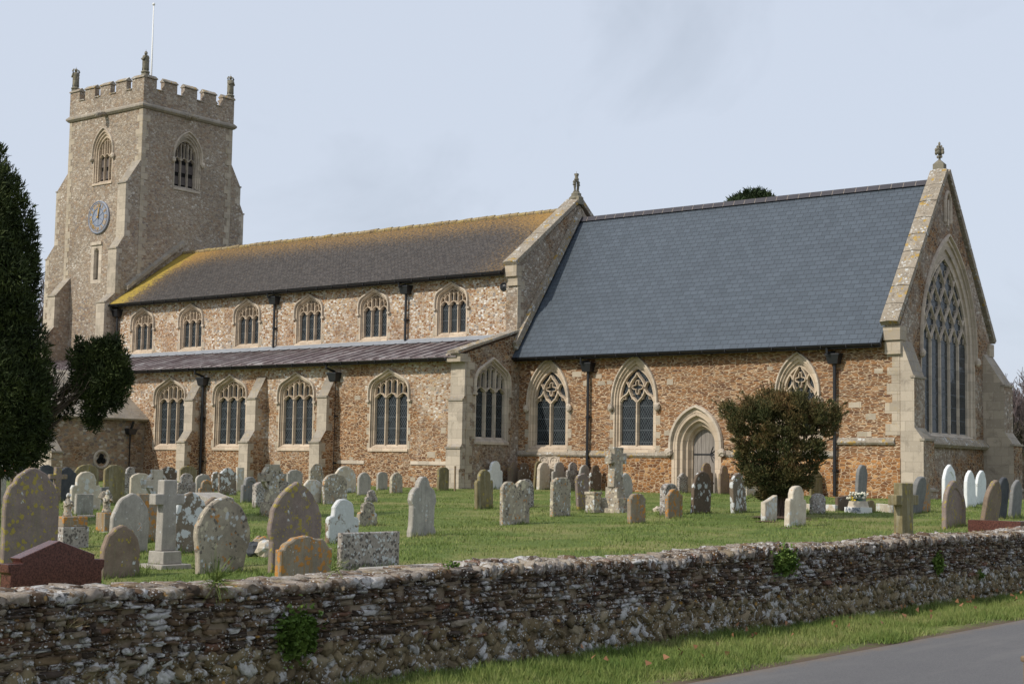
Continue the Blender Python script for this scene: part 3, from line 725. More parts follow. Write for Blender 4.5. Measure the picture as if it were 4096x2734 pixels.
for z in (2.45, 1.45):
    mb = MB(); mb.box(-28.12, -27.3, DY-.04, DY-.018, z-.025, z+.025)
    if z > 2:
        for q in ((.0, .0), (.12, .16), (.12, -.16), (.2, .08), (.2, -.08)):
            mb.tube([(-27.45, DY-.035, z), (-27.45+q[0]*.6, DY-.035, z+q[1]*1.1), (-27.45+q[0], DY-.035, z+q[1]*1.7)], .014, 5)
    mb.build('hinge', M['iron'], dr)

# --- tower
TX0, TX1, TY0, TY1 = -66.1, -60.16, 47.0, 52.84
ST_, ET = Fr('S', TY0), Fr('E', TX1)
hS = window(ST_, 'window', 'gothic', -63.2, 1.45, 15.95, 17.5, 18.55, 3, 'perp', rec=.3, wo=.14, glass='louvre', headz=17.35, mat=M['lime_warm'])
hEt = window(ET, 'window', 'gothic', 49.9, 1.62, 15.75, 17.4, 18.5, 3, 'perp', rec=.3, wo=.14, glass='louvre', headz=17.25, mat=M['butt'])
sO = outline('perp', -63.43, .36, 11.0, 12.35, 12.6)
quoins(jqT, ST_, TX1, 15.9, 19.35, -1, .012, .25, .45, .33); quoins(jqT, ST_, TX0, 8, 19.35, 1, .012, .22, .42, .33)
quoins(jqF, ET, TY0, 5, 19.35, 1, .012, .22, .42, .33); quoins(jqF, ET, TY1, 8, 19.35, -1, .012, .22, .42, .33)
wall(ST_, [(TX1-.012, 1), (TX1-.012, 19.5), (TX0, 19.5), (TX0, 1)], [hS, sO], 'tower_wall', M['tower'], th=.4, q=jqT)
wall(ET, [(TY0+.012, 1), (TY1, 1), (TY1, 19.5), (TY0+.012, 19.5)], [hEt], 'tower_wall', M['tower'], th=.4, q=jqF)
mb = MB(); mb.quad((TX0-.01, TY0+.01, 1), (TX0-.01, TY1, 1), (TX0-.01, TY1, 19.5), (TX0-.01, TY0+.01, 19.5)); mb.quad((TX0, TY1+.01, 1), (TX1-.01, TY1+.01, 1), (TX1-.01, TY1+.01, 19.5), (TX0, TY1+.01, 19.5)); mb.quad((TX0, TY0, 19.6), (TX1, TY0, 19.6), (TX1, TY1, 19.6), (TX0, TY1, 19.6)); mb.build('tower_wall', M['tower'], church)
mb = MB(); N_ = outline('perp', -63.43, .26, 11.08, 12.3, 12.52); loft(mb, ST_, sO, .01, N_, -.1); loft(mb, ST_, N_, -.1, N_, -.3)
mb.add(*boxpts(ST_, -63.85, -63.62, 10.8, 12.75, -.01, .012)); mb.add(*boxpts(ST_, -63.24, -63.0, 10.8, 12.75, -.01, .012)); mb.add(*boxpts(ST_, -63.86, -62.99, 12.75, 12.9, 0, .09)); mb.add(*boxpts(ST_, -63.62, -63.24, 10.8, 11.0, -.1, .02))
mb.add(*boxpts(ST_, -63.62, -63.24, 12.6, 12.75, -.01, .012))
sw = mb.build('window', M['lime'], church); mg = MB(); mg.quad(ST_.p(-63.7, 10.9, -.2), ST_.p(-63.2, 10.9, -.2), ST_.p(-63.2, 12.7, -.2), ST_.p(-63.7, 12.7, -.2)); mg.build('glass', M['glass'], sw)
# string below parapet
mb = MB()
def ringbox(z0, z1, e0, e1):
    a = [(TX0-e0, TY0-e0), (TX1+e0, TY0-e0), (TX1+e0, TY1+e0), (TX0-e0, TY1+e0)]; b = [(TX0-e1, TY0-e1), (TX1+e1, TY0-e1), (TX1+e1, TY1+e1), (TX0-e1, TY1+e1)]
    mb.prism([(x, y, z0) for x, y in a], [(x, y, z1) for x, y in b])
ringbox(19.36, 19.46, .06, .16); ringbox(19.46, 19.54, .16, .16); ringbox(19.54, 19.66, .16, .05)
mb.build('tower_string_course', M['greystone'], church)
# gargoyles
mb = MB(); mb.tube([(-63.1, 46.98, 19.45), (-63.1, 46.65, 19.4), (-63.1, 46.45, 19.25)], [.16, .13, .09], 7); mb.ico((-63.1, 46.5, 19.3), .14, .18, .14, jit=.15)
mb.build('gargoyle', M['greystone'], church)
mb = MB(); mb.tube([(-60.2, 49.75, 19.45), (-59.7, 49.8, 19.42), (-59.4, 49.85, 19.3)], [.17, .12, .08], 7); mb.ico((-59.85, 49.78, 19.42), .17, .14, .15, jit=.15)
mb.build('gargoyle', M['greystone'], church)
# parapet: low wall + merlons
PT = .25; e = .03
mb = MB()
for x0, x1, y0, y1 in ((TX0-e, TX1+e, TY0-e, TY0+PT), (TX0-e, TX1+e, TY1-PT, TY1+e), (TX1-PT, TX1+e, TY0+PT, TY1-PT), (TX0-e, TX0+PT, TY0+PT, TY1-PT)):
    mb.box(x0, x1, y0, y1, 19.6, 20.42)
par = mb.build('parapet', M['tower'], church)
def cap(mb, x0, x1, y0, y1, z, along, h=.2, ov=.05):
    if along == 'x':
        ym = (y0+y1)/2; A = [(x0, y0-ov, z), (x0, y0-ov, z+.05), (x0, ym, z+h), (x0, y1+ov, z+.05), (x0, y1+ov, z)]; mb.prism(A, [(x1, p[1], p[2]) for p in A])
    else:
        xm = (x0+x1)/2; A = [(x0-ov, y0, z), (x0-ov, y0, z+.05), (xm, y0, z+h), (x1+ov, y0, z+.05), (x1+ov, y0, z)]; mb.prism(A, [(p[0], y1, p[2]) for p in A])
def merlons(along):
    L0, L1 = (TX0-e, TX1+e) if along == 'x' else (TY0-e, TY1+e); L = L1-L0
    # 5 merlons (two corner ones), 4 gaps
    segs = [(0, .13), (.208, .345), (.418, .555), (.63, .77), (.845, 1.0)] if along == 'x' else [(0, .135), (.215, .355), (.435, .575), (.65, .79), (.865, 1.0)]
    return [(L0+a*L, L0+b*L) for a, b in segs]
for face in 'SNEW':
    al = 'x' if face in 'SN' else 'y'; ms = merlons(al)
    for k, (a, b) in enumerate(ms):
        corner = k in (0, len(ms)-1); mm = MB(); mc = MB()
        if al == 'x':
            y0, y1 = (TY0-e, TY0+PT) if face == 'S' else (TY1-PT, TY1+e); mm.box(a, b, y0+.002, y1-.002, 20.42, 20.90); cap(mc, a-.03, b+.03, y0, y1, 20.92, 'x')
        else:
            x0, x1 = (TX1-PT, TX1+e) if face == 'E' else (TX0-e, TX0+PT)
            if k == 0: a += PT-.02
            if k == 4: b -= PT-.02
            mm.box(x0+.002, x1-.002, a, b, 20.42, 20.90); cap(mc, x0, x1, a-.03, b+.03, 20.92, 'y')
        o = mm.build('merlon', M['tower'], par); mc2 = mc.build('merlon_cap', M['coping'], par)
    mc = MB()
    for (a, b), (c_, d_) in zip(ms, ms[1:]):
        if al == 'x':
            y0, y1 = (TY0-e, TY0+PT) if face == 'S' else (TY1-PT, TY1+e); cap(mc, b, c_, y0, y1, 20.40, 'x', .1)
        else:
            x0, x1 = (TX1-PT, TX1+e) if face == 'E' else (TX0-e, TX0+PT); cap(mc, x0, x1, b, c_, 20.40, 'y', .1)
        mc.build('embrasure_sill', M['coping'], par); mc = MB()
# statues
def statue(x, y, z, face):
    mb = MB(); mb.box(x-.17, x+.17, y-.17, y+.17, z-.1, z+.17); mb.lathe([(.2, .17), (.27, .22), (.27, .27), (.18, .33), (.19, .4), (.21, .5), (.185, .8), (.2, 1.0), (.22, 1.12), (.19, 1.25), (.07, 1.32)], (x, y, z), 10)
    mb.ico((x, y, z+1.42), .1, .1, .13)
    dx, dy = math.cos(face), math.sin(face); px, py = -dy, dx
    for s_ in (-1, 1):
        mb.tube([(x+px*s_*.2, y+py*s_*.2, z+1.2), (x+px*s_*.2+dx*.1, y+py*s_*.2+dy*.1, z+.98), (x+dx*.24, y+dy*.24, z+1.08)], [.075, .065, .05], 6)
        if face < -1.7 or True:
            mb.tube([(x+px*s_*.19, y+py*s_*.19, z+1.15), (x+px*s_*.24, y+py*s_*.24, z+1.35), (x+px*s_*.16, y+py*s_*.16, z+1.5)], [.07, .06, .03], 6)
    for k in range(7):
        a = k*2*math.pi/7; mb.tube([(x+.19*math.cos(a), y+.19*math.sin(a), z+.36), (x+.18*math.cos(a+.1), y+.18*math.sin(a+.1), z+.7), (x+.19*math.cos(a), y+.19*math.sin(a), z+.98)], .03, 5)
    mb.tube([(x, y, z+1.5), (x, y, z+1.66)], [.015, .008], 4)
    mb.v = [(x+(p[0]-x)*.84, y+(p[1]-y)*.84, z+(p[2]-z)*.82) for p in mb.v]
    mb.build('statue', M['statue'], church, smooth=True)
statue(TX1-.12, TY0+.14, 21.0, R(-135)); statue(TX0+.14, TY0+.14, 20.98, R(180)); statue(TX1-.12, TY1-.14, 20.95, R(0))
for (x, y) in ((TX0+.14, TY1-.14),): statue(x, y, 20.98, R(90))
# flagpole
pt = onp(615, 22, 1, 50.0); pb = onp(605, 325, 1, 50.0)
mb = MB(); mb.tube([(pb.x, 50, 19.6), (pt.x, 50, pt.z)], [.06, .03], 8); mb.ico((pt.x, 50, pt.z+.06), .08, .08, .08); mb.build('flagpole', M['white'], church, smooth=True)
# clock
ck = MB(); CX_, CZ = -63.3, 14.15; ck.lathe([(.84, 0), (.84, .09), (.80, .11), (.80, .09), (.76, .08)], (CX_, TY0, CZ), 48, ax='y')
cf = ck.build('clock', M['clock'], church, smooth=False)
mb = MB(); sc_ = lambda r_: [(CX_+r_*math.cos(t*math.pi/24), CZ+r_*math.sin(t*math.pi/24)) for t in range(48)]
sweep(mb, ST_, sc_(.44), .022, .08, .098, closed=True); sweep(mb, ST_, sc_(.70), .016, .08, .096, closed=True)
for k in range(6):
    a = k*math.pi/3+math.pi/6; b2 = a+math.pi/6
    sweep(mb, ST_, [(CX_+.2*math.cos(a), CZ+.2*math.sin(a)), (CX_+.44*math.cos(a), CZ+.44*math.sin(a))], .015, .08, .095); sweep(mb, ST_, [(CX_+.2*math.cos(a), CZ+.2*math.sin(a)), (CX_+.02, CZ+.02)], .012, .08, .095)
mb.build('dial_ring', M['clockline'], cf)
mb = MB()
for k in range(60):
    a = k*math.pi/30; x, z = CX_+.735*math.cos(a), CZ+.735*math.sin(a); mb.lathe([(.012 if k % 5 else .022, .08), (.012 if k % 5 else .022, .1)], (x, TY0, z), 6, ax='y')
mb.build('minute_marks', M['gold'], cf)
def text(body, size, mat, name, parent, mw, ext=.004):
    cu = bpy.data.curves.new('txt', 'FONT'); cu.body = body; cu.size = size; cu.extrude = ext; cu.align_x = 'CENTER'; cu.align_y = 'CENTER'; cu.resolution_u = 2
    to = bpy.data.objects.new('txt', cu); COL.objects.link(to); dg = bpy.context.evaluated_depsgraph_get(); me = bpy.data.meshes.new_from_object(to.evaluated_get(dg))
    bpy.data.objects.remove(to); me.materials.clear(); me.materials.append(mat); me.transform(mw)
    o = bpy.data.objects.new(name, me); COL.objects.link(o); o.parent = parent
    if parent.type == 'EMPTY': o.matrix_parent_inverse = Matrix.Translation(parent.location).inverted()
    return o
for k, nm in enumerate(('XII', 'I', 'II', 'III', 'IIII', 'V', 'VI', 'VII', 'VIII', 'IX', 'X', 'XI')):
    a = math.pi/2-k*math.pi/6; mw = Matrix.Translation((CX_+.57*math.cos(a), TY0-.095, CZ+.57*math.sin(a))) @ Matrix.Rotation(math.pi/2, 4, 'X') @ Matrix.Rotation(a-math.pi/2, 4, 'Z')
    text(nm, .27, M['gold'], 'numeral', cf, mw)
mb = MB()
for an, ln, w_, d_ in ((R(88.5), .66, .045, .15), (R(89), .42, .06, .13)):
    an = math.pi/2-R(12) if ln > .5 else math.pi/2-R(1)
    q = Vector((math.cos(an), math.sin(an))); sweep(mb, ST_, [(CX_-q.x*.06, CZ-q.y*.06), (CX_+q.x*ln*.5, CZ+q.y*ln*.5), (CX_+q.x*ln, CZ+q.y*ln)], w_, d_-.02, d_)
mb.lathe([(.05, .08), (.05, .17)], (CX_, TY0, CZ), 10, ax='y'); mb.build('hands', M['gold'], cf)
# --- buttresses
def buttress(fr, u0, u1, prof, mats, name='buttress', teeth=True):
    """prof: list of (projection, z) upward"""
    mb = MB(); P = [(-.05, prof[0][1])] + list(prof) + [(-.05, prof[-1][1])]
    A = [fr.p(u0, z, d) for d, z in P]; B = [fr.p(u1, z, d) for d, z in P]; n = len(P)
    b = mb.add(A+B, [])
    for i in range(n-1):
        mb.f.append((b+i, b+i+1, b+n+i+1, b+n+i)); steep = abs(P[i+1][0]-P[i][0]) > .02; mb.m.append(2 if steep else 0)
    mb.f.append(tuple(b+i for i in range(n))); mb.m.append(1); mb.f.append(tuple(b+n+n-1-i for i in range(n))); mb.m.append(1)
    # drip mouldings where the profile steps back
    for (d0_, z0_), (d1_, z1_) in zip(prof, prof[1:]):
        if d0_-d1_ > .05: mb.add(*boxpts(fr, u0-.03, u1+.03, z0_-.02, z0_+.05, d0_-.12, d0_+.045), 2)
    if teeth:                                        # toothed corner stones on both flanks
        for (d0_, z0_), (d1_, z1_) in zip(prof, prof[1:]):
            if abs(d0_-d1_) < .02:
                z = z0_; k = 0
                while z < z1_-.08:
                    z2 = min(z1_, z+random.uniform(.24, .38)); ww = (.16 if k % 2 else .34)*random.uniform(.85, 1.1)
                    for us, ue in ((u0-.006, u0+.02), (u1-.02, u1+.006)): mb.add(*boxpts(fr, us, ue, z, z2-.008, max(.02, d0_-ww), d0_-.001), 0)
                    z = z2; k += 1
    return mb.build(name, mats, church)
BM = [M['butt'], M['aisle'], M['greystone']]
for cx_ in (-50.31, -46.44, -42.39):
    buttress(SA, cx_-.26, cx_+.26, [(.95, .6), (.95, 2.72), (.60, 3.2), (.60, 4.5), (.06, 5.42)], BM)
buttress(SA, -36.22, -35.55, [(.36, .6), (.36, 1.75), (.31, 1.8), (.31, 2.55), (.22, 2.7), (.22, 4.3), (.12, 4.45), (.12, 5.7)], [M['butt'], M['eastwall'], M['greystone']])
# lower ridge mould at foot
# tower buttresses
TB = [M['butt'], M['tower'], M['greystone']]
buttress(ST_, -60.80, -60.163, [(1.85, .6), (1.85, 9.5), (1.28, 10.0), (1.28, 12.2), (.86, 12.85), (.86, 15.5), (.02, 16.75)], TB)
FW = Fr('E', TX0); FW.p = lambda u, z, d=0: (TX0-d, u, z)
buttress(FW, TY0+.003, TY0+.65, [(2.1, .6), (2.1, 8.0), (1.62, 8.3), (1.62, 12.3), (.92, 13.0), (.92, 15.8), (.02, 16.7)], TB)
FN = Fr('S', TY1); FN.p = lambda u, z, d=0: (u, TY1+d, z)
buttress(FN, -60.80, -60.165, [(.95, .6), (.95, 15.0), (.68, 15.5), (.68, 16.4), (.02, 17.5)], TB)
buttress(ST_, -66.097, -65.5, [(1.5, .6), (1.5, 8.0), (.9, 8.6), (.9, 10.2), (.02, 11.2)], TB)
# chancel east corner buttresses (projecting east)
CB = [M['eastwall'], M['butt'], M['greystone']]
buttress(EC, 46.003, 46.85, [(.86, .6), (.86, 1.35), (.76, 1.45), (.76, 2.95), (.46, 3.35), (.46, 4.95), (.02, 6.15)], CB, teeth=False)
buttress(EC, 53.15, 54.0, [(1.2, .6), (1.2, 1.35), (1.08, 1.45), (1.08, 2.95), (.76, 3.4), (.76, 5.05), (.02, 6.2)], CB, teeth=False)
# --- chancel east wall
hW = window(EC, 'window', 'gothic', 50.0, 4.6, 3.15, 6.15, 9.9, 5, 'net', rec=.2, wo=.3, mat=M['lime'], headz=6.35)
wall(EC, [(46.012, .6), (53.9, .6), (53.9, 6.6), (49.9, 12.2), (46.012, 6.6)], [hW], 'chancel_east_wall', M['eastwall'], th=.6, d=-.005)
mb = MB(); sweep(mb, EC, outline('gothic', 49.95, .5, 10.5, 11.1, 11.6), .09, 0, .08); mb.add(*boxpts(EC, 49.9, 50.0, 10.4, 11.3, 0, .06)); mb.build('gable_niche', M['lime'], church)
# gable copings
def coping(name, pts, x0, x1, mat, h=.22, parent=church):
    """pts: (y,z) underside line; slab between x0 and x1"""
    mb = MB()
    for (ya, za), (yb, zb) in zip(pts, pts[1:]):
        L = math.hypot(yb-ya, zb-za); ny_, nz_ = -(zb-za)/L, (yb-ya)/L
        n = max(1, round(L/.75))
        for i in range(n):
            t0, t1 = i/n, (i+1)/n-.004
            y0_, z0_, y1_, z1_ = ya+(yb-ya)*t0, za+(zb-za)*t0, ya+(yb-ya)*t1, za+(zb-za)*t1; j = random.uniform(-.006, .006)
            A = [(x0, y0_, z0_), (x1, y0_, z0_), (x1, y0_+ny_*(h-.04+j), z0_+nz_*(h-.04+j)), ((x0+x1)/2, y0_+ny_*(h+j), z0_+nz_*(h+j)), (x0, y0_+ny_*(h-.04+j), z0_+nz_*(h-.04+j))]
            B = [(p[0], p[1]+y1_-y0_, p[2]+z1_-z0_) for p in A]; mb.prism(A, B)
    return mb.build(name, mat, parent)
coping('gable_coping', [(45.72, 6.62), (49.93, 12.28)], XC-.52, XC+.09, M['coping'])
coping('gable_coping', [(49.93, 12.28), (54.15, 6.62)], XC-.52, XC+.09, M['coping'])
mb = MB(); mb.box(XC-.50, XC+.08, 45.8, 46.3, 6.15, 6.6); mb.box(XC-.48, XC+.05, 45.88, 46.3, 5.7, 6.15); mb.build('kneeler', M['quoin'], church); mb = MB(); mb.box(XC-.50, XC+.08, 53.6, 54.05, 6.15, 6.6); mb.build('kneeler', M['quoin'], church)
def finial(x, y, z, kind):
    mb = MB(); K_ = .54 if kind == 'leaf' else .68; mb.box(x-.36, x+.36, y-.24, y+.24, z-.35, z+.08); mb.prism([(x-.36, y-.24, z+.08), (x+.36, y-.24, z+.08), (x+.36, y+.24, z+.08), (x-.36, y+.24, z+.08)], [(x-.1, y-.1, z+.34), (x+.1, y-.1, z+.34), (x+.1, y+.1, z+.34), (x-.1, y+.1, z+.34)])
    if kind == 'leaf':
        mb.tube([(x, y, z+.3), (x, y, z+.6)], [.09, .07], 8)
        for k, (r_, h_, s_) in enumerate(((.13, .58, .09), (.21, .86, .15), (.22, 1.05, .13), (.13, 1.24, .09))):
            for q in range(4):
                a = q*math.pi/2; mb.ico((x+r_*math.cos(a), y+r_*math.sin(a), z+h_), s_*.75, s_*.75, s_, n=5, jit=.2)
            mb.ico((x, y, z+h_), s_, s_, s_*1.2, n=5, jit=.1)
        mb.ico((x, y, z+1.42), .08, .08, .14, n=5)
    else:                                       # openwork cross of knobbly shafts
        mb.lathe([(.2, 0), (.34, .12), (.3, .3), (.3, .42), (.2, .5), (.2, .56)], (x, y, z-.1), 10)
        for s_ in (-1, 1):
            mb.tube([(x, y+s_*.14, z+.45), (x, y+s_*.16, z+.72), (x, y+s_*.16, z+1.0), (x, y+s_*.14, z+1.15)], [.09, .08, .09, .06], 7)
            for h_ in (.88, 1.02): mb.ico((x, y+s_*.22, z+h_), .1, .1, .08, n=5, jit=.2)
        mb.tube([(x, y, z+1.05), (x, y, z+1.5)], [.12, .1], 7); mb.ico((x, y, z+1.2), .14, .17, .08, n=5, jit=.15); mb.box(x-.1, x+.1, y-.1, y+.1, z+1.42, z+1.54); mb.tube([(x, y, z+1.5), (x, y, z+1.68)], .012, 4)
    mb.v = [(x+(p[0]-x)*K_, y+(p[1]-y)*K_, z+(p[2]-z)*K_) for p in mb.v]
    mb.build('finial', M['statue'], church)
finial(XC-.25, 49.93, 12.52, 'leaf'); finial(XE-.12, YR-.05, 12.82, 'cross')
# --- roofs
def roofplane(name, a, b, c, d, mat, parent=church, th=.09, u0=0, v0=0):
    """a,b eave left->right, c,d ridge right->left; uv in metres"""
    a, b, c, d = map(Vector, (a, b, c, d)); n = (b-a).cross(d-a).normalized()
    mb = MB(); lu = (b-a).length; lv = (d-a).length; ex = (b-a).normalized()
    mb.add([a, b, c, d], [(0, 1, 2, 3)])
    def uv(p): q = p-a; u = q.dot(ex); return (u+u0, (q-ex*u).length+v0)
    mb.uv[0] = [uv(p) for p in (a, b, c, d)]
    for k_ in range(1, 5): mb.uv[k_] = [(10.1, 1.05), (10.3, 1.05), (10.3, 1.1), (10.1, 1.1)]
    lo = [p-n*th for p in (a, b, c, d)]; k = mb.add([a, b, c, d]+lo, [(0, 4, 5, 1), (1, 5, 6, 2), (3, 7, 4, 0), (7, 6, 5, 4)])
    return mb.build(name, mat, parent, fixn=False)
ZR = 11.97
roofplane('chancel_roof', (XE+.02, 45.5, 6.05), (XC-.49, 45.5, 6.05), (XC-.49, YR, ZR), (XE+.02, YR, ZR), M['slate'])
roofplane('chancel_roof', (XC-.49, 54.1, 6.05), (XE+.02, 54.1, 6.05), (XE+.02, YR, ZR), (XC-.49, YR, ZR), M['slate'])
mb = MB(); x = XE+.04; mo = MB()
while x < XC-.57:
    x2 = min(x+.45, XC-.51); mb.prism([(x, YR-.17, ZR-.12), (x, YR-.06, ZR+.07), (x, YR+.06, ZR+.07), (x, YR+.17, ZR-.12)], [(x2-.02, YR-.17, ZR-.12), (x2-.02, YR-.06, ZR+.07), (x2-.02, YR+.06, ZR+.07), (x2-.02, YR+.17, ZR-.12)])
    mo.prism([(x2-.02, YR-.165, ZR-.12), (x2-.02, YR-.055, ZR+.063), (x2-.02, YR+.055, ZR+.063), (x2-.02, YR+.165, ZR-.12)], [(x2, YR-.165, ZR-.12), (x2, YR-.055, ZR+.063), (x2, YR+.055, ZR+.063), (x2, YR+.165, ZR-.12)]); x = x2
rt = mb.build('ridge_tiles', M['ridge'], church); mo.build('mortar_joints', M['mortar'], rt)
# nave
ZN = 12.42
roofplane('nave_roof', (XW+.3, 45.4, 9.42), (XE-.5, 45.4, 9.42), (XE-.5, YR, ZN), (XW+.3, YR, ZN), M['tile'])
roofplane('nave_roof', (XE-.5, 54.2, 9.42), (XW+.3, 54.2, 9.42), (XW+.3, YR, ZN), (XE-.5, YR, ZN), M['tile'])
mb = MB(); x = TX1+.1
while x < XE-.5:
    x2 = x+.42; j = random.uniform(-.02, .02); mb.tube([(x, YR, ZN+.0+j), (x2-.02, YR, ZN+.015+j)], [.105, .11], 8); x = x2
mb.build('ridge_tiles', M['ochre'], church)
coping('gable_coping', [(45.62, 9.62), (YR, 12.72)], XE-.55, XE+.1, M['coping'], .2)
coping('gable_coping', [(YR, 12.72), (53.95, 9.62)], XE-.55, XE+.1, M['coping'], .2)
mb = MB(); mb.box(XE-.5, XE+.07, 45.62, 45.95, 9.2, 9.62); mb.box(XE-.45, XE+.05, 45.72, 45.95, 8.85, 9.2); mb.build('kneeler', M['quoin'], church)
# raised mortar fillet of the chancel roof on the nave gable
mb = MB(); mb.prism([(XE+.02, 45.62, 6.35), (XE+.2, 45.62, 6.35), (XE+.2, 45.5, 6.62), (XE+.02, 45.5, 6.62)], [(XE+.02, 49.75, 12.1), (XE+.2, 49.75, 12.1), (XE+.2, 49.62, 12.36), (XE+.02, 49.62, 12.36)])
mb.prism([(XE+.02, 49.75, 12.1), (XE+.2, 49.75, 12.1), (XE+.2, 49.75, 12.4), (XE+.02, 49.75, 12.4)], [(XE+.02, 50.6, 11.1), (XE+.2, 50.6, 11.1), (XE+.2, 50.6, 11.35), (XE+.02, 50.6, 11.35)])
mb.build('roof_fillet', M['coping'], church)
# weather mould of nave roof on the tower
mb = MB(); mb.prism([(TX1-.05, 46.3, 10.25), (TX1+.22, 46.3, 10.2), (TX1+.22, 46.3, 10.38), (TX1-.05, 46.3, 10.5)], [(TX1-.05, YR, 12.92), (TX1+.22, YR, 12.87), (TX1+.22, YR, 13.05), (TX1-.05, YR, 13.17)])
mb.build('weather_mould', M['greystone'], church)
# aisle roof sheet with rolls
za, zb = 5.92, 6.86
mb = MB(); mb.quad((-66, 42.35, za), (XE-.12, 42.35, za), (XE-.12, YN, zb), (-66, YN, zb)); mb.quad((-66, 42.35, za-.06), (-66, 42.35, za), (XE-.12, 42.35, za), (XE-.12, 42.35, za-.06)); mb.quad((-66, 42.35, za-.06), (XE-.12, 42.35, za-.06), (XE-.12, YA+.1, za+.03), (-66, YA+.1, za+.03))
ar = mb.build('aisle_roof', M['lead'], church, fixn=False)
mb = MB(); x = -65.8
while x < XE-.3:
    mb.tube([(x, 42.34, za+.02), (x, YN, zb+.02)], .032, 6); x += .62
ro = mb.build('roof_rolls', M['lead'], ar, smooth=True)
mb = MB(); mb.prism([(-62, YN-.30, zb-.05), (-62, YN-.01, zb+.16), (-62, YN-.01, zb)], [(XE-.3, YN-.30, zb-.05), (XE-.3, YN-.01, zb+.16), (XE-.3, YN-.01, zb)]); mb.build('flashing', M['flash'], ar)
coping('aisle_coping', [(42.25, 6.0), (46.0, 7.1)], XE-.45, XE+.09, M['coping'], .13)
mb = MB(); mb.add(*boxpts(SA, -36.2, -35.5, 5.7, 6.0, 0, .45)); mb.build('kneeler', M['quoin'], church)
# sill band under clerestory windows
mb = MB(); mb.add(*boxpts(SN, XW, XE, 6.96, 7.02, 0, .03)); mb.build('clerestory_sill_band', M['lime'], church)
# gutters and downpipes
def gutter(x0, x1, y, z, r_=.075):
    mb = MB(); seg = [( -r_*math.cos(a), -r_*math.sin(a)) for a in [math.pi*k/6 for k in range(7)]]
    for (a0, b0), (a1, b1) in zip(seg, seg[1:]): mb.quad((x0, y+a0, z+b0), (x1, y+a0, z+b0), (x1, y+a1, z+b1), (x0, y+a1, z+b1))
    mb.box(x0, x1, y+r_, y+r_+.1, z-.12, z+.03)
    x = x0+.3
    while x < x1: mb.box(x-.015, x+.015, y-r_-.01, y+r_, z-r_-.01, z+.01); x += .9
    mb.build('gutter', M['gutter'], church)
gutter(XE+.02, XC-.5, 45.52, 6.03); gutter(XW+.3, XE-.5, 45.42, 9.38, .08); gutter(-66, -36.15, 42.3, 5.86)
def pipe(fr, u, ztop, zbot, eave_off, zh):
    mb = MB(); mb.tube([fr.p(u, z, .13) for z in (zbot, zh-.1)], .055, 10)
    z = zbot+.8
    while z < zh-.4: mb.lathe([(.075, 0), (.075, .09)], fr.p(u, z, .13), 10); mb.box(*sorted((fr.p(u-.1, z, 0)[0], fr.p(u+.1, z, 0)[0])), *sorted((fr.p(u, z, 0)[1], fr.p(u, z, .1)[1])), z+.02, z+.07); z += 1.83
    mb.tube([fr.p(u-.12, ztop, eave_off), fr.p(u-.12, ztop-.16, eave_off), fr.p(u, zh+.1, .15), fr.p(u, zh, .13)], .05, 8)
    pp = mb.build('downpipe', M['iron'], church, smooth=False)
    mb = MB(); mb.prism([fr.p(u-.17, zh-.28, .03), fr.p(u+.17, zh-.28, .03), fr.p(u+.17, zh-.28, .28), fr.p(u-.17, zh-.28, .28)], [fr.p(u-.23, zh, .0), fr.p(u+.23, zh, .0), fr.p(u+.23, zh, .33), fr.p(u-.23, zh, .33)])
    mb.add(*boxpts(fr, u-.25, u+.25, zh, zh+.06, .0, .35)); mb.build('hopper', M['iron'], pp)
for u in (-50.07+.1, -42.18): pipe(SA, u+0.0, 5.8, 1.1, .5, 5.42)
for u, zb_ in ((-59.95, 6.9), (-49.0, 6.95), (-41.27, 6.95)): pipe(SN, u, 9.3, zb_, .45, 9.12)
for u in (-32.24, -22.34): pipe(SCh, u, 5.95, 1.1, .45, 5.72)
mb = MB(); c0 = onp(2015, 1147, 1, YN); mb.lathe([(.17, 0), (.17, .03), (.12, .04), (.05, .07)], (c0.x, YN, c0.z), 12, ax='y'); mb.build('tie_plate', M['iron'], church)
# --- porch
PX0, PX1, PY = -59.4, -53.9, 37.6
FPorchS, FPorchE = Fr('S', PY), Fr('E', PX1)
za_, zr_ = 3.85, 5.75; pxm = (PX0+PX1)/2
dP = outline('gothic', pxm, 2.3, .7, 2.2, 3.6)
wall(FPorchS, [(PX1, .6), (PX1, za_), (pxm, zr_), (PX0, za_), (PX0, .6)], [dP], 'porch_wall', M['porch'], th=.4)
tre = [(39.1+.0, 0)]; wall(FPorchE, [(PY, .6), (YA, .6), (YA, za_), (PY, za_)], [], 'porch_wall', M['porch'], th=.4, d=-.004)
mb = MB(); A1 = outline('gothic', pxm, 1.9, .7, 2.2, 3.35); loft(mb, FPorchS, dP, .02, A1, -.25); sweep(mb, FPorchS, outline('gothic', pxm, 2.45, 2.0, 2.2, 3.72), .1, 0, .1)
quoins(mb, FPorchS, PX1, 1, 3.8, -1, .01); quoins(mb, FPorchE, PY, 1, 3.8, 1, .01); mb.build('porch_arch', M['lime'], church)
mb = MB(); Yd = PY+.35
for x in (pxm-.95, pxm-.33, pxm+.27, pxm+.87): mb.box(x, x+.09, Yd, Yd+.06, .8, 2.9)
for z in (.8, 2.55): mb.box(pxm-1, pxm+1, Yd-.01, Yd+.05, z, z+.14)
pd_ = mb.build('porch_door', M['porchdoor'], church); mg = MB(); mg.quad((pxm-1, Yd+.04, .7), (pxm+1, Yd+.04, .7), (pxm+1, Yd+.04, 3.4), (pxm-1, Yd+.04, 3.4)); mg.build('door_glass', M['glass'], pd_)
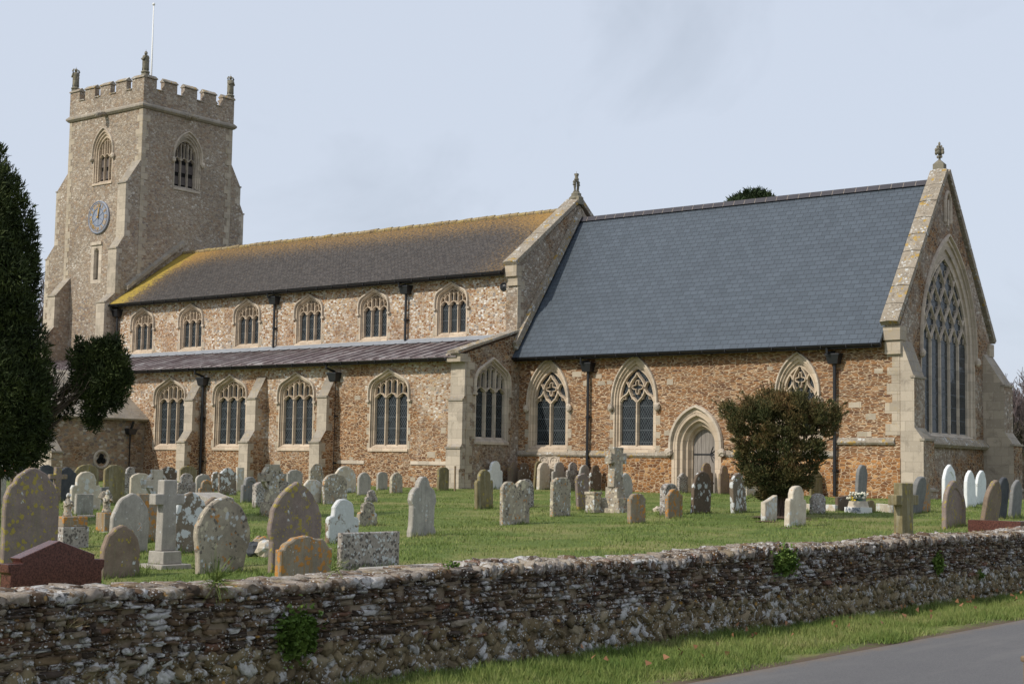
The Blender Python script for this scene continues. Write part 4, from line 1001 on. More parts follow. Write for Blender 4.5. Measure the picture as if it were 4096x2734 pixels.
mb = MB(); mb.quad((pxm-.62, Yd-.012, 1.5), (pxm-.42, Yd-.012, 1.5), (pxm-.42, Yd-.012, 1.78), (pxm-.62, Yd-.012, 1.78)); mb.build('notice_paper', M['white'], pd_)
roofplane('porch_roof', (PX1+.3, PY-.15, za_-.12), (PX1+.3, YA, za_-.12), (pxm, YA, zr_+.1), (pxm, PY-.15, zr_+.1), M['greystone'])
roofplane('porch_roof', (PX0-.3, YA, za_-.12), (PX0-.3, PY-.15, za_-.12), (pxm, PY-.15, zr_+.1), (pxm, YA, zr_+.1), M['greystone'])
buttress(FPorchE, PY+.003, PY+.55, [(.7, .6), (.7, 2.2), (.05, 2.9)], [M['porch'], M['butt'], M['greystone']], teeth=False)
mb = MB()
for k in range(3):
    a = k*2*math.pi/3-math.pi/6
    ring = [(40.6+.12*math.cos(a)+.13*math.cos(t*math.pi/6), 1.95+.12*math.sin(a)+.13*math.sin(t*math.pi/6)) for t in range(12)]; mb.add([FPorchE.p(*q, .012) for q in ring], [tuple(range(12))], 1)
ring = [(40.6+.36*math.cos(t*math.pi/10), 1.95+.36*math.sin(t*math.pi/10)) for t in range(20)]; sweep(mb, FPorchE, ring, .12, 0, .05, closed=True); mb.build('trefoil_opening', [M['lime'], M['dark']], church)
mb = MB(); mb.tube([(PX1+.1, 42.0, 1.05), (PX1+.1, 42.0, 3.2), (PX1+.3, 42.0, 3.6)], .055, 8); mb.prism([(PX1, 41.84, 3.05), (PX1+.26, 41.84, 3.05), (PX1+.26, 42.16, 3.05), (PX1, 42.16, 3.05)], [(PX1, 41.76, 3.3), (PX1+.32, 41.76, 3.3), (PX1+.32, 42.24, 3.3), (PX1, 42.24, 3.3)]); mb.build('downpipe', M['iron'], church)
#@@REST@@
# ------------------------------------------------------------------ headstones
CROP = dict(A=(0, 1800, 2.613), B=(650, 1800, 2.613), C=(1250, 1750, 2.851), D=(1850, 1750, 2.851), E=(2450, 1700, 2.851), F=(3050, 1700, 2.2457))
def hs_outline(kind, w_, h):
    a = w_/2; L = []
    def arc(cx, cz, rx, rz, a0, a1, n=10): return [(cx+rx*math.cos(a0+(a1-a0)*i/n), cz+rz*math.sin(a0+(a1-a0)*i/n)) for i in range(n+1)]
    if kind == 'flat': T = [(a, h*.985), (a*.97, h), (-a*.97, h), (-a, h*.985)]
    elif kind == 'round': T = arc(0, h-a, a, a, 0, math.pi, 16)
    elif kind == 'oval': T = arc(0, h-a*.62, a, a*.62, 0, math.pi, 16)
    elif kind == 'seg': T = [(a, h-.17*w_)] + arc(0, h-.17*w_, a*.86, .17*w_, 0, math.pi, 12) + [(-a, h-.17*w_)]
    elif kind == 'shoulder': s = .16*w_; T = [(a, h-a*.95), (a-s*.3, h-a*.82), (a-s, h-a*.80)] + arc(0, h-(a-s)*.78, a-s*1.05, (a-s)*.78, .05, math.pi-.05, 12) + [(-a+s, h-a*.80), (-a+s*.3, h-a*.82), (-a, h-a*.95)]
    elif kind == 'gothic':
        hp = arch_pts('gothic', w_, h-.63*w_, h, 10); T = list(hp)+[(-x, z) for x, z in reversed(hp[:-1])]
    elif kind == 'egg':                           # pointed, narrow at the foot
        hp = arch_pts('gothic', w_, h-.60*w_, h, 10); T = list(hp)+[(-x, z) for x, z in reversed(hp[:-1])]
        z0 = h-.60*w_; T = [(a*.80, 0), (a*.90, z0*.5)] + T + [(-a*.90, z0*.5), (-a*.80, 0)]
    elif kind == 'notch':                         # pointed top over carved side notches
        z0 = h-.66*w_; hp = arch_pts('gothic', w_, z0, h, 10); T = [(a*.92, 0), (a*.92, z0-.16), (a, z0-.07)]+list(hp)+[(-x, z) for x, z in reversed(hp[:-1])]+[(-a, z0-.07), (-a*.92, z0-.16), (-a*.92, 0)]
    elif kind == 'trefoil':
        r_ = a*.5; T = [(a, .1), (a*.88, .2), (a*.88, h*.52), (a, h*.60)] + arc(a*.35, h*.64, a*.65, a*.62, 0, 1.35, 7) + arc(0, h-r_, r_*.9, r_, .15, math.pi-.15, 10) + arc(-a*.35, h*.64, a*.65, a*.62, math.pi-1.35, math.pi, 7) + [(-a, h*.60), (-a*.88, h*.52), (-a*.88, .2), (-a, .1)]
    elif kind == 'ogee': T = [(a, h-.24*w_), (a*.8, h-.22*w_), (a*.55, h-.12*w_), (a*.3, h-.03*w_), (0, h), (-a*.3, h-.03*w_), (-a*.55, h-.12*w_), (-a*.8, h-.22*w_), (-a, h-.24*w_)]
    elif kind == 'double': T = [(a, h-.22*w_)] + arc(a*.52, h-.18*w_, a*.46, .18*w_, 0, math.pi*.92, 8) + arc(-a*.48, h-.22*w_, a*.50, .18*w_, math.pi*.1, math.pi, 8) + [(-a, h-.26*w_)]
    elif kind == 'slant': T = [(a, h), (a*.9, h*1.01), (a*.2, h*.90), (-a*.5, h*.80), (-a, h*.74)]
    elif kind == 'peak': T = [(a, h-.30*w_), (a*.93, h-.27*w_), (0, h), (-a*.93, h-.27*w_), (-a, h-.30*w_)]
    return [(T[0][0], -.25)] + T + [(T[-1][0], -.25)]
STONE_SHAPES = {}
def headstone(P, w_, h, t, kind, mat, label, leanN=0, leanE=0, group='headstones in the churchyard', name='headstone', cat='headstone', rim=False, yaw=0):
    O = hs_outline(kind, w_, h); mb = MB(); ch = min(.014, t*.15); jit = .006
    O = [(y+random.gauss(0, jit), z+random.gauss(0, jit)) for y, z in O]
    cy_, cz_ = 0, h*.5; n = len(O)
    def ins(k): return [(y-math.copysign(min(k, abs(y)), y)*(1 if abs(y) > 1e-4 else 0), z-(k if z > h*.5 else 0)) for y, z in O]
    I1 = ins(ch); rings = [[(-t, y, z) for y, z in I1], [(-t+ch, y, z) for y, z in O], [(-ch, y, z) for y, z in O], [(0, y, z) for y, z in I1]]
    if rim:
        s = 1-.16; I2 = [(y*s, (z-.1)*s+.1 if z > 0 else z) for y, z in I1]; I3 = [(y*(s-.03), (z-.1)*(s-.03)+.1 if z > 0 else z) for y, z in I1]
        rings += [[(0, y, z) for y, z in I2], [(-.022, y, z) for y, z in I3]]
    b = mb.add([p for r_ in rings for p in r_], [])
    for k in range(len(rings)-1):
        for i in range(n):
            j = (i+1) % n; mb.f.append((b+k*n+i, b+k*n+j, b+(k+1)*n+j, b+(k+1)*n+i)); mb.m.append(0)
    mb.f.append(tuple(b+n-1-i for i in range(n))); mb.m.append(0); k = len(rings)-1; mb.f.append(tuple(b+k*n+i for i in range(n))); mb.m.append(0)
    o = mb.build(name, M[mat]); o.location = P; o.rotation_euler = (R(-leanN), R(leanE), R(yaw))
    return tag(o, label, cat, group)
HS = [
('A',0,15,600,190,1300,'gothic','g_purp',0,0,'largest headstone at the far left, pointed, brown with mustard lichen and white blotches'),
('A',1045,1065,1470,785,1340,'gothic','g_brown',0,0,'smooth brown pointed headstone right of the red granite stone, white blotch at its foot'),
('A',1135,1160,1540,455,1095,'gothic','g_grey',2,0,'grey pointed headstone with orange lichen behind the smooth brown pointed one'),
('A',1425,1440,1660,455,965,'flat','g_orange',0,0,'rusty orange flat headstone left of the tall plain cross'),
('A',725,745,1045,225,635,'shoulder','g_pale',0,0,'broad whitish headstone with round top, behind the small lettered tablet'),
('A',778,790,975,455,690,'flat','g_grey',0,0,'small square grey tablet with faint lettering before the broad whitish stone'),
('A',775,790,1025,150,440,'oval','g_moss',0,0,'olive round-topped headstone peeping over the broad whitish stone'),
('A',1065,1082,1300,155,560,'oval','g_moss',0,0,'tall mossy yellow-green headstone behind the winged angel statue'),
('A',585,597,790,180,540,'ogee','g_slate',0,0,'large dark slate headstone beside the rough granite cross'),
('A',400,412,550,155,480,'seg','g_slate',0,0,'weathered dark headstone left of the rough granite cross'),
('A',140,152,290,95,440,'round','g_slate',0,0,'dark round headstone in front of the porch doors'),
('A',-40,-30,45,240,600,'flat','g_grey',0,0,'pale grey flat headstone cut by the left picture edge'),
('A',1045,1055,1115,385,580,'flat','g_blue',0,0,'low narrow grey stone touching the broad whitish headstone'),
('A',1283,1295,1425,175,470,'shoulder','g_speckle',0,0,'purplish white headstone right of the mossy yellow-green one'),
('A',1350,1365,1570,240,500,'seg','g_pale',0,0,'beige headstone behind the small wheel cross near the porch'),
('B',-40,-25,145,175,450,'seg','g_spots',0,0,'dark headstone with a white curl of lichen, right of the small wheel cross'),
('B',170,182,355,165,440,'seg','g_moss',0,0,'dark shouldered headstone under the first aisle buttress'),
('B',148,160,345,240,480,'shoulder','g_speckle',0,0,'grey speckled round headstone before the dark shouldered one'),
('B',345,355,500,250,460,'oval','g_grey',0,0,'grey round headstone behind the small orange-rimmed one'),
('B',372,385,545,310,480,'shoulder','g_orange',0,0,'small headstone with orange rim and sunk panel'),
('B',510,520,605,225,440,'round','g_white',0,0,'pale mottled headstone half hidden by the dark green white-splashed one'),
('B',590,600,775,185,472,'ogee','g_white',-3,0,'dark green headstone splashed white, leaning left below the second buttress'),
('B',768,775,850,180,435,'flat','g_pale',0,0,'beige headstone directly behind the dark green white-splashed one'),
('B',815,840,1000,280,545,'shoulder','g_blue',0,0,'grey headstone with dark rounded rim left of the mossy wheel cross'),
('B',940,975,1095,335,595,'seg','g_speckle',0,0,'rough speckled headstone touching the mossy wheel cross on its left'),
('B',1205,1215,1330,320,560,'seg','g_speckle',0,0,'low grey headstone just right of the mossy wheel cross'),
('B',1290,1303,1465,205,450,'seg','g_grey',0,0,'grey round-shouldered headstone by the aisle wall right of the mossy wheel cross'),
('B',1527,1540,1680,140,420,'round','g_lichen',0,0,'tall narrow lichened headstone in front of the third aisle buttress'),
('B',1468,1480,1665,305,575,'oval','g_pale',0,0,'beige round headstone over the shoulder of the big pinkish pointed stone'),
('C',105,130,400,410,765,'oval','g_lichen',-2,0,'broad round headstone with cream lichen, behind the white-coated stone'),
('B',100,125,455,440,1100,'gothic','g_white',0,0,'brown pointed headstone blotched white, right of the tall plain cross'),
('B',400,415,660,490,980,'gothic','g_brown',0,0,'brown yellow-edged headstone hidden behind the big leaning lichened stone'),
('B',290,330,895,490,1300,'egg','g_lichen',3,0,'big leaning egg-shaped headstone covered in orange, white and cream lichen'),
('B',1100,1125,1650,345,1290,'notch','g_purp',0,0,'big pinkish pointed headstone with mustard spots and notched sides'),
('B',1170,1222,1775,905,1420,'seg','g_orange',0,0,'low wide orange and olive headstone against the roadside wall'),
('C',288,310,1000,1080,1530,'flat','g_speckle',0,0,'low wide square-topped speckled headstone against the roadside wall'),
('C',138,175,530,700,1200,'shoulder','g_coat',1,0,'headstone almost wholly coated in white lichen behind the square speckled one'),
('C',500,530,740,730,1015,'shoulder','g_lichen',3,0,'short stout lichened headstone right of the white-coated stone'),
('C',600,612,745,595,740,'shoulder','g_speckle',0,0,'smallest grey headstone just behind the short stout one'),
('C',505,525,665,395,658,'round','g_grey',0,0,'narrow grey headstone, left of three small ones under the fourth aisle window'),
('C',727,742,858,390,592,'seg','g_grey',0,0,'pale grey headstone, middle of three small ones under the fourth aisle window'),
('C',877,900,1030,398,635,'round','g_lichen',0,0,'brown-grey headstone, right of three small ones under the fourth aisle window'),
('C',245,265,500,325,628,'round','g_pale',-3,0,'large plain beige headstone leaning at the foot of the aisle downpipe'),
('C',1078,1122,1410,450,1140,'trefoil','g_grey',0,0,'tall grey trefoil-topped headstone standing alone in the open grass'),
('C',1420,1440,1555,335,605,'seg','g_moss',0,0,'dark brown headstone before the pale aisle corner buttress'),
('D',140,170,355,368,815,'shoulder','g_moss',-2,0,'yellow-edged olive headstone below the aisle east window'),
('D',278,300,458,268,580,'shoulder','g_marble',0,0,'white crusted headstone under the aisle east window'),
('D',512,530,640,270,545,'shoulder','g_brown',0,0,'brown headstone, first of the row along the chancel wall'),
('D',628,645,778,288,560,'shoulder','g_spots',0,0,'very dark headstone, second of the row along the chancel wall'),
('D',418,445,775,480,1000,'double','g_lichen',0,0,'wide double-humped headstone speckled with orange and white lichen'),
('D',640,660,812,472,798,'round','g_speckle',0,0,'headstone mostly hidden behind the double-humped one'),
('D',803,820,920,265,580,'round','g_moss',5,0,'thin brown headstone leaning before the carved quatrefoil panel'),
('D',845,873,993,280,587,'round','g_pale',2,0,'whitish headstone leaning right, below the first chancel window'),
('D',1015,1030,1188,278,560,'shoulder','g_grey',0,0,'broad grey headstone left of the chancel downpipe, beige edge'),
('D',1185,1197,1330,280,565,'shoulder','g_speckle',0,0,'bluish white headstone touching the broad grey one by the chancel'),
('D',1330,1340,1455,308,562,'round','g_grey',0,0,'narrow grey headstone in front of the chancel downpipe foot'),
('D',1452,1462,1586,313,560,'shoulder','g_spots',0,0,'dark brown headstone with white splash right of the chancel downpipe'),
('D',1003,1035,1230,452,905,'seg','g_lichen',0,0,'square lichened headstone with a yellow mossy top and bright left edge'),
('D',1300,1325,1460,412,832,'seg','g_purp',-7,0,'plain pinkish headstone leaning left before the chancel row'),
('D',1785,1800,1938,400,712,'gothic','g_grey',0,0,'pointed headstone right behind the tall stepped cross'),
('E',172,208,380,780,1128,'seg','g_orange',0,0,'short dark headstone with orange lichened edge, nearest the stepped cross'),
('E',548,600,745,668,1030,'seg','g_speckle',0,0,'thick white-speckled headstone behind the orange streaked one'),
('E',603,635,798,725,1076,'ogee','g_orange',0,0,'orange streaked headstone before the thick white-speckled one'),
('E',742,765,860,545,777,'ogee','g_speckle',0,0,'white-grey headstone at the left jamb of the priest door'),
('E',900,925,1115,528,1018,'round','g_spots',5,0,'dark round headstone with white rings leaning right before the priest door'),
('E',998,1010,1150,430,740,'shoulder','g_brown',0,0,'beige headstone in front of the priest door, behind the dark ringed one'),
('E',1205,1225,1340,460,778,'shoulder','g_brown',0,0,'brown headstone with dark stain right of the priest door'),
('E',1350,1385,1535,545,992,'round','g_white',-6,0,'leaning brown headstone with white lichen skirt at the bush left side'),
('E',1520,1530,1665,665,800,'flat','g_pale',0,0,'low cream block under the bush left edge'),
('E',1695,1705,1840,690,835,'seg','g_marble',0,0,'low white headstone in the shade under the bush'),
('E',1697,1740,1880,800,1097,'slant','g_pale',1,0,'broken cream headstone with slanting top beside the bush trunk'),
('F',205,245,385,545,915,'shoulder','g_pale',4,0,'cream lichened headstone leaning right in front of the bush'),
('F',428,440,540,405,640,'ogee','g_moss',0,0,'greenish brown headstone by the wall right of the bush'),
('F',440,452,570,612,808,'seg','g_speckle',0,0,'stumpy grey headstone right of the bush, standing on the grass'),
('F',668,680,785,640,777,'flat','g_spots',-4,0,'small dark tilted stone left of the flower vase'),
('F',825,850,930,358,735,'round','g_blue',4,2,'tall smooth grey headstone behind the flower vase'),
('F',942,950,1018,718,782,'round','g_moss',0,0,'tiny mossy rounded stone right of the flower vase'),
('F',1310,1345,1430,460,797,'round','g_blue',6,9,'strongly leaning grey headstone right of the yellow cross'),
('F',1405,1418,1514,485,787,'oval','g_orange',0,0,'orange-brown headstone behind the strongly leaning grey one'),
('F',1615,1640,1745,358,725,'gothic','g_marble',0,0,'brown-framed pointed headstone with whitened face by the east wall'),
('F',1620,1655,1825,495,925,'gothic','g_purp',0,0,'large brown pointed headstone with sunk panel, right of the yellow cross'),
('F',1812,1838,1918,410,740,'gothic','g_marble',0,0,'left one of two white marble headstones by the east wall'),
('F',1908,1925,2005,405,712,'gothic','g_marble',0,3,'right one of two white marble headstones by the east wall'),
('F',1950,1985,2115,490,915,'gothic','g_brown',3,9,'red-brown pointed headstone leaning right at the roadside wall'),
('F',2095,2110,2190,470,848,'round','g_slate',3,5,'dark grey headstone directly behind the leaning red-brown one'),
('F',2208,2235,2320,490,832,'gothic','g_blue',3,4,'dark grey orange-edged headstone near the right picture edge'),
]
RIM = ('small headstone with orange rim', 'grey headstone with dark rounded', 'large brown pointed headstone with sunk', 'brown-framed')
for c_, x0, xe, x1, yt, yb, kind, mat, lN, lE, lab in HS:
    ox, oy, s = CROP[c_]; q = lambda x, y: (ox+x/s, oy+y/s)
    P = hit(*q(xe, yb)); P1 = onp(*q(x1, yb), 0, P.x); T = onp(*q((xe+x1)/2, yt), 0, P.x); S = onp(*q(x0, yb), 1, P.y)
    w_ = max(.25, P1.y-P.y); h = max(.3, T.z-P.z); t = max(.085, min(.22, (P.x-S.x)*1.25))
    if lE or lN > 4: w_ = min(w_, .78)
    headstone((P.x, P.y+w_/2, P.z), w_, h*1.01, t, kind, mat, lab, lN, lE, rim=lab.startswith(RIM), yaw=random.uniform(-2, 2))
GRP = 'headstones in the churchyard'
def at(c_, x, y, ax=None, v=None):
    ox, oy, s = CROP[c_]; return hit(ox+x/s, oy+y/s) if ax is None else onp(ox+x/s, oy+y/s, ax, v)
# lettering on the small tablet: faint lines of incised writing
# red granite stone against the wall
P = at('A', 115, 1500); P = Vector((-11.2, 0, .3)); a = at('A', 115, 1400, 0, -11.2); b = at('A', 1065, 1360, 0, -11.2)
yl = lambda x: onp(x/2.613, 1800+1250/2.613, 0, -11.2).y
zz = lambda y, x=600: onp(x/2.613, 1800+y/2.613, 0, -11.2).z
pr = [(yl(115), .15), (yl(1065), .15), (yl(1065), zz(1255, 1065)), (yl(1090), zz(1210, 1090)), (yl(1090), zz(1135, 1090)), (yl(985), zz(1135, 985)), (yl(985), zz(1085, 985)), (yl(610), zz(945)), (yl(200), zz(1130, 200)), (yl(235), zz(1180, 235)), (yl(85), zz(1190, 85)), (yl(85), zz(1280, 85)), (yl(115), zz(1300, 115))]
c0 = ((yl(115)+yl(1065))/2, .28)
mb = MB(); mb.prism([(0, y-c0[0], z-c0[1]) for y, z in pr], [(-.15, y-c0[0], z-c0[1]) for y, z in pr]); o = mb.build('headstone', M['granite'], bevel=.006); o.location = (-11.2, c0[0], c0[1]); tag(o, 'polished dark red granite headstone with gabled top against the roadside wall', 'headstone', GRP)
# crosses
def cross_thing(P, H, arm_z, arm_w, th, dep, label, mat, wheel=0, steps=(), taper=1.0, flare=0, name='stone_cross', yaw=0, botany=False, armh=None):
    t = thing(name, label, 'cross', P, (0, 0, R(yaw)), 'stone crosses in the churchyard')
    z = -.1
    for sw, sh in steps:
        mb = MB(); mb.prism([(-sw/2, -sw/2, z), (sw/2, -sw/2, z), (sw/2, sw/2, z), (-sw/2, sw/2, z)], [(-sw/2*.96, -sw/2*.96, z+sh), (sw/2*.96, -sw/2*.96, z+sh), (sw/2*.96, sw/2*.96, z+sh), (-sw/2*.96, sw/2*.96, z+sh)]); mb.build('step', M[mat], t, loc=(0, 0, 0), bevel=.012); z += sh
    h2 = th/2; ah = (armh or th)/2
    out = [(-h2*taper, z), (h2*taper, z), (h2, arm_z-ah), (arm_w/2, arm_z-ah*(1+flare)), (arm_w/2, arm_z+ah*(1+flare)), (h2, arm_z+ah), (h2*(1+flare), H), (-h2*(1+flare), H), (-h2, arm_z+ah), (-arm_w/2, arm_z+ah*(1+flare)), (-arm_w/2, arm_z-ah*(1+flare)), (-h2, arm_z-ah)]
    mb = MB(); mb.prism([(dep/2, y, zz_) for y, zz_ in out], [(-dep/2, y, zz_) for y, zz_ in out]); mb.build('shaft_and_arms', M[mat], t, loc=(0, 0, 0), bevel=.015)
    if wheel:
        mb = MB(); n = 28; r0_, r1_ = wheel*.78, wheel
        b = mb.add([(x, r_*math.cos(2*math.pi*k/n), arm_z+r_*math.sin(2*math.pi*k/n)) for x, r_ in ((dep*.36, r0_), (dep*.36, r1_), (-dep*.36, r1_), (-dep*.36, r0_)) for k in range(n)], [])
        for q in range(4):
            for k in range(n): mb.f.append((b+q*n+k, b+q*n+(k+1) % n, b+((q+1) % 4)*n+(k+1) % n, b+((q+1) % 4)*n+k)); mb.m.append(0)
        mb.build('wheel_ring', M[mat], t, loc=(0, 0, 0))
    return t
def crossfit(c_, xl, xr, yt, yb, ax0, ax1, ay0, ay1, dz_base=0, **k):
    P = at(c_, (xl+xr)/2, yb); s = lambda x: at(c_, x, yb, 0, P.x).y
    H = at(c_, (xl+xr)/2, yt, 0, P.x).z-P.z; az = at(c_, (xl+xr)/2, (ay0+ay1)/2, 0, P.x).z-P.z; armh = at(c_, xl, ay0, 0, P.x).z-at(c_, xl, ay1, 0, P.x).z
    return cross_thing(P, H, az, s(ax1)-s(ax0), s(xr)-s(xl), k.pop('dep', .16), armh=armh, **k)
crossfit('A', 1650, 1790, 308, 1230, 1555, 1862, 455, 570, label='tall plain grey cross on a stepped base among the left-hand stones', mat='g_grey', steps=((.52, .16), (.32, .17)), taper=1.1, dep=.14)
crossfit('A', 1572, 1672, 200, 700, 1470, 1760, 305, 395, label='small beige wheel cross over the rusty orange stone', mat='g_pale', wheel=.27, dep=.13)
crossfit('A', 560, 620, 175, 560, 487, 670, 250, 300, label='rough pinkish granite cross leaning beside the dark slate headstone', mat='g_purp', dep=.12)
crossfit('A', 105, 160, 155, 560, 45, 215, 215, 275, label='dark granite cross behind the largest headstone at the left', mat='g_spots', dep=.12)
crossfit('B', 1085, 1182, 145, 690, 1005, 1262, 245, 325, label='mossy wheel cross with pierced head on a rough block', mat='g_lichen', wheel=.3, dep=.17, steps=((.38, .42),), taper=1.15, flare=.12)
crossfit('D', 1695, 1785, 108, 845, 1655, 1832, 185, 285, label='tallest cross, grey with yellow lichen, on a stepped base', mat='g_lichen', steps=((.80, .20), (.62, .24), (.36, .26)), taper=1.25, flare=.25, dep=.2)
crossfit('F', 1218, 1318, 517, 1000, 1168, 1368, 625, 715, label='plain cross yellow with lichen at the roadside wall', mat='g_moss', dep=.17)
# statues on pedestals
def figure(P, h, label, wings, ped, mat='g_lichen'):
    t = thing('grave_statue', label, 'statue', P, (0, 0, 0), 'small grave statues')
    z = -.05
    for sw, sh, m_ in ped:
        mb = MB(); mb.box(-sw/2, sw/2, -sw/2, sw/2, z, z+sh); mb.build('pedestal', M[m_], t, loc=(0, 0, 0), bevel=.012); z += sh
    mb = MB(); s = h/.5
    mb.lathe([(.11*s, 0), (.1*s, .05*s), (.075*s, .12*s), (.09*s, .2*s), (.085*s, .28*s), (.05*s, .35*s), (.035*s, .38*s)], (0, 0, z), 10); mb.ico((.015*s, 0, z+.43*s), .05*s, .05*s, .06*s, jit=.06)
    for sg in (-1, 1): mb.tube([(0, sg*.085*s, z+.31*s), (.06*s, sg*.1*s, z+.22*s), (.1*s, sg*.02*s, z+.27*s)], [.03*s, .025*s, .02*s], 6)
    mb.build('figure', M[mat], t, smooth=True, loc=(0, 0, 0))
    if wings:
        for sg in (-1, 1):
            mb = MB()
            for k in range(5):
                a = R(20+k*17); mb.tube([(-.04*s, sg*.03*s, z+.27*s), (-.06*s, sg*(.03+.16*math.cos(a))*s, z+(.27+.19*math.sin(a))*s)], [.035*s, .018*s], 5)
            mb.build('wing', M[mat], t, smooth=True, loc=(0, 0, 0))
    return t
P = at('A', 690, 1010); hh = lambda y0, y1: (at('A', 690, y0, 0, P.x)-at('A', 690, y1, 0, P.x)).z
figure(P, hh(440, 690), 'kneeling cherub figure on a brown block over pale rubble, far left', False, ((.5, hh(795, 1010)+.05, 'g_speckle'), (.46, hh(690, 795), 'g_orange')))
P = at('A', 1105, 850); hh = lambda y0, y1: (at('A', 1105, y0, 0, P.x)-at('A', 1105, y1, 0, P.x)).z
figure(P, hh(410, 655), 'small winged angel statue on an orange-stained pedestal', True, ((.34, .06, 'g_pale'), (.27, hh(655, 850), 'g_orange')))
# low pieces
def block(name, label, cat, P, dims, mat, group=None, yaw=0, leanN=0):
    mb = MB(); dx, dy, dz = dims; mb.box(-dx/2, dx/2, -dy/2, dy/2, -.05, dz); o = mb.build(name, M[mat], bevel=.012); o.location = P; o.rotation_euler = (R(leanN), 0, R(yaw)); return tag(o, label, cat, group)
P = at('B', 540, 548); mb = MB(); mb.prism([(-.35, -.45, -.05), (.3, -.45, -.05), (.3, -.45, .12), (-.35, -.45, .28)], [(-.35, .45, -.05), (.3, .45, -.05), (.3, .45, .12), (-.35, .45, .28)]); o = mb.build('desk_tomb', M['g_grey']); o.location = P; tag(o, 'low pale desk-shaped tomb with sloping white top', 'tomb')
P = at('D', 1490, 850); t = thing('flower_pot', 'small square stone pot beside the tallest cross', 'pot', P); mb = MB(); mb.box(-.14, .14, -.16, .16, 0, .05); mb.build('base', M['greystone'], t, loc=(0, 0, 0)); mb = MB(); mb.box(-.13, .13, -.15, .15, .05, .46); mb.box(-.15, .15, -.17, .17, .43, .50); mb.build('bowl', M['g_lichen'], t, loc=(0, 0, 0), bevel=.01)
P = at('E', 525, 985); mb = MB(); mb.ico((0, 0, .04), .12, .16, .09, jit=.2); o = mb.build('loose_stone', M['g_pale']); o.location = P; tag(o, 'small loose beige rock lying on the grass by the thick speckled headstone', 'rock', 'loose rocks on the grass')
for (x, y, w_, lab, m_) in ((1020, 1060, .16, 'orange-tinged lump of rock beside the big pinkish pointed stone', 'g_orange'), (1070, 1110, .16, 'pale rounded rock leaning on the big pinkish pointed stone', 'g_pale'), (950, 1108, .14, 'black lump of rock beside two paler ones', 'g_slate')):
    P = at('B', x, y); mb = MB(); mb.ico((0, 0, w_*.6), w_*.8, w_, w_*.9, jit=.15, n=7); o = mb.build('loose_stone', M[m_]); o.location = P; tag(o, lab, 'rock', 'loose rocks on the grass')
P = at('C', 1270, 1460, 0, -10.3); block('ledger_stone', 'low flat grey slab lying just behind the roadside wall', 'grave slab', (-10.3, P.y, gz(-10.3, P.y)), (.7, 1.2, .42), 'g_grey')
P = at('A', 900, 708); block('kerb_stone', 'low plinth with white dish before the small lettered tablet', 'plinth', P, (.16, .36, .07), 'g_pale')
# vase plinth with name
P = at('F', 860, 783); t = thing('flower_vase', 'stone flower vase on a white lettered plinth', 'flower vase', P, (0, 0, R(-14)))
s_ = lambda y0, y1: (at('F', 860, y0, 0, P.x)-at('F', 860, y1, 0, P.x)).z
h1, h2, h3 = s_(735, 783), s_(680, 735), s_(605, 680)
mb = MB(); mb.box(-.26, .26, -.2, .2, -.03, h1); pl = mb.build('plinth', M['white'], t, loc=(0, 0, 0))
for k, tx in enumerate(('IDA MARY', 'JEFFERSON')): text(tx, .095, M['clockline'], 'lettering', pl, Matrix.Translation((0, -.203, h1*(.70-.40*k))) @ Matrix.Rotation(math.pi/2, 4, 'X'))
mb = MB(); mb.prism([(-.2, -.16, h1), (.2, -.16, h1), (.2, .16, h1), (-.2, .16, h1)], [(-.17, -.14, h1+h2), (.17, -.14, h1+h2), (.17, .14, h1+h2), (-.17, .14, h1+h2)]); mb.build('vase', M['g_pale'], t, loc=(0, 0, 0))
def leafmat(name, cols, rough=.75, sc=2.2, fine=30):
    g = G(name); p = g.pos(); n = g.noise(p, sc, 4, .6); f = g.noise(p, fine, 2, .6)
    c = g.ramp(g.math('ADD', g.math('MULTIPLY', n, .55), g.math('MULTIPLY', f, .45)), cols); return g.done(c, None, rough, .25)
M['petal'] = plain('cream_petals', (.72, .70, .58), .7, .15, 40); M['yellow'] = plain('yellow_petals', (.75, .52, .02), .6, .1, 40)
M['leafb'] = leafmat('blue_green_leaves', [(.3, (.015, .07, .045)), (.7, (.04, .14, .10))]); M['leafg'] = leafmat('fresh_green_leaves', [(.3, (.03, .07, .012)), (.7, (.09, .16, .03))])
def sprig(parent, name, c, rad, n, L, mat, loc0=True):
    mb = MB()
    for i in range(n):
        d = Vector((random.gauss(0, 1), random.gauss(0, 1), random.gauss(.3, .8))).normalized(); p = Vector(c)+Vector((d.x*rad[0], d.y*rad[1], d.z*rad[2]))*random.uniform(.3, 1); a = d.cross(Vector((0, 0, 1))).normalized()*L*.4
        mb.add([p-a, p+a, p+a*.5+d*L, p-a*.5+d*L], [(0, 1, 2, 3)])
    return mb.build(name, mat, parent, loc=(0, 0, 0), fixn=False)
sprig(t, 'foliage', (0, 0, h1+h2+h3*.4), (.2, .2, h3*.5), 160, .05, M['leafb'])
mb = MB()
for i in range(30): a = random.uniform(0, 6.28); r_ = random.uniform(.05, .26); mb.ico((r_*math.cos(a), r_*math.sin(a), h1+h2+random.uniform(.3, 1.05)*h3), .03, .03, .028, n=4, jit=.2)
mb.build('flower_heads', M['petal'], t, loc=(0, 0, 0))
P = at('F', 795, 742); t = thing('daffodils', 'clump of yellow daffodils left of the flower vase', 'flowers', P)
mb = MB()
for i in range(24):
    a = random.uniform(0, 6.28); mb.tube([(0, 0, 0), (.06*math.cos(a), .06*math.sin(a), .2), (.11*math.cos(a), .11*math.sin(a), .32)], [.008, .007, .002], 3)
mb.build('leaves', M['leafb'], t, loc=(0, 0, 0)); mb = MB()
for i in range(7): a = i*.9; mb.ico((.09*math.cos(a)+.03, .09*math.sin(a), .2+.03*(i % 3)), .04, .04, .035, n=4, jit=.2)
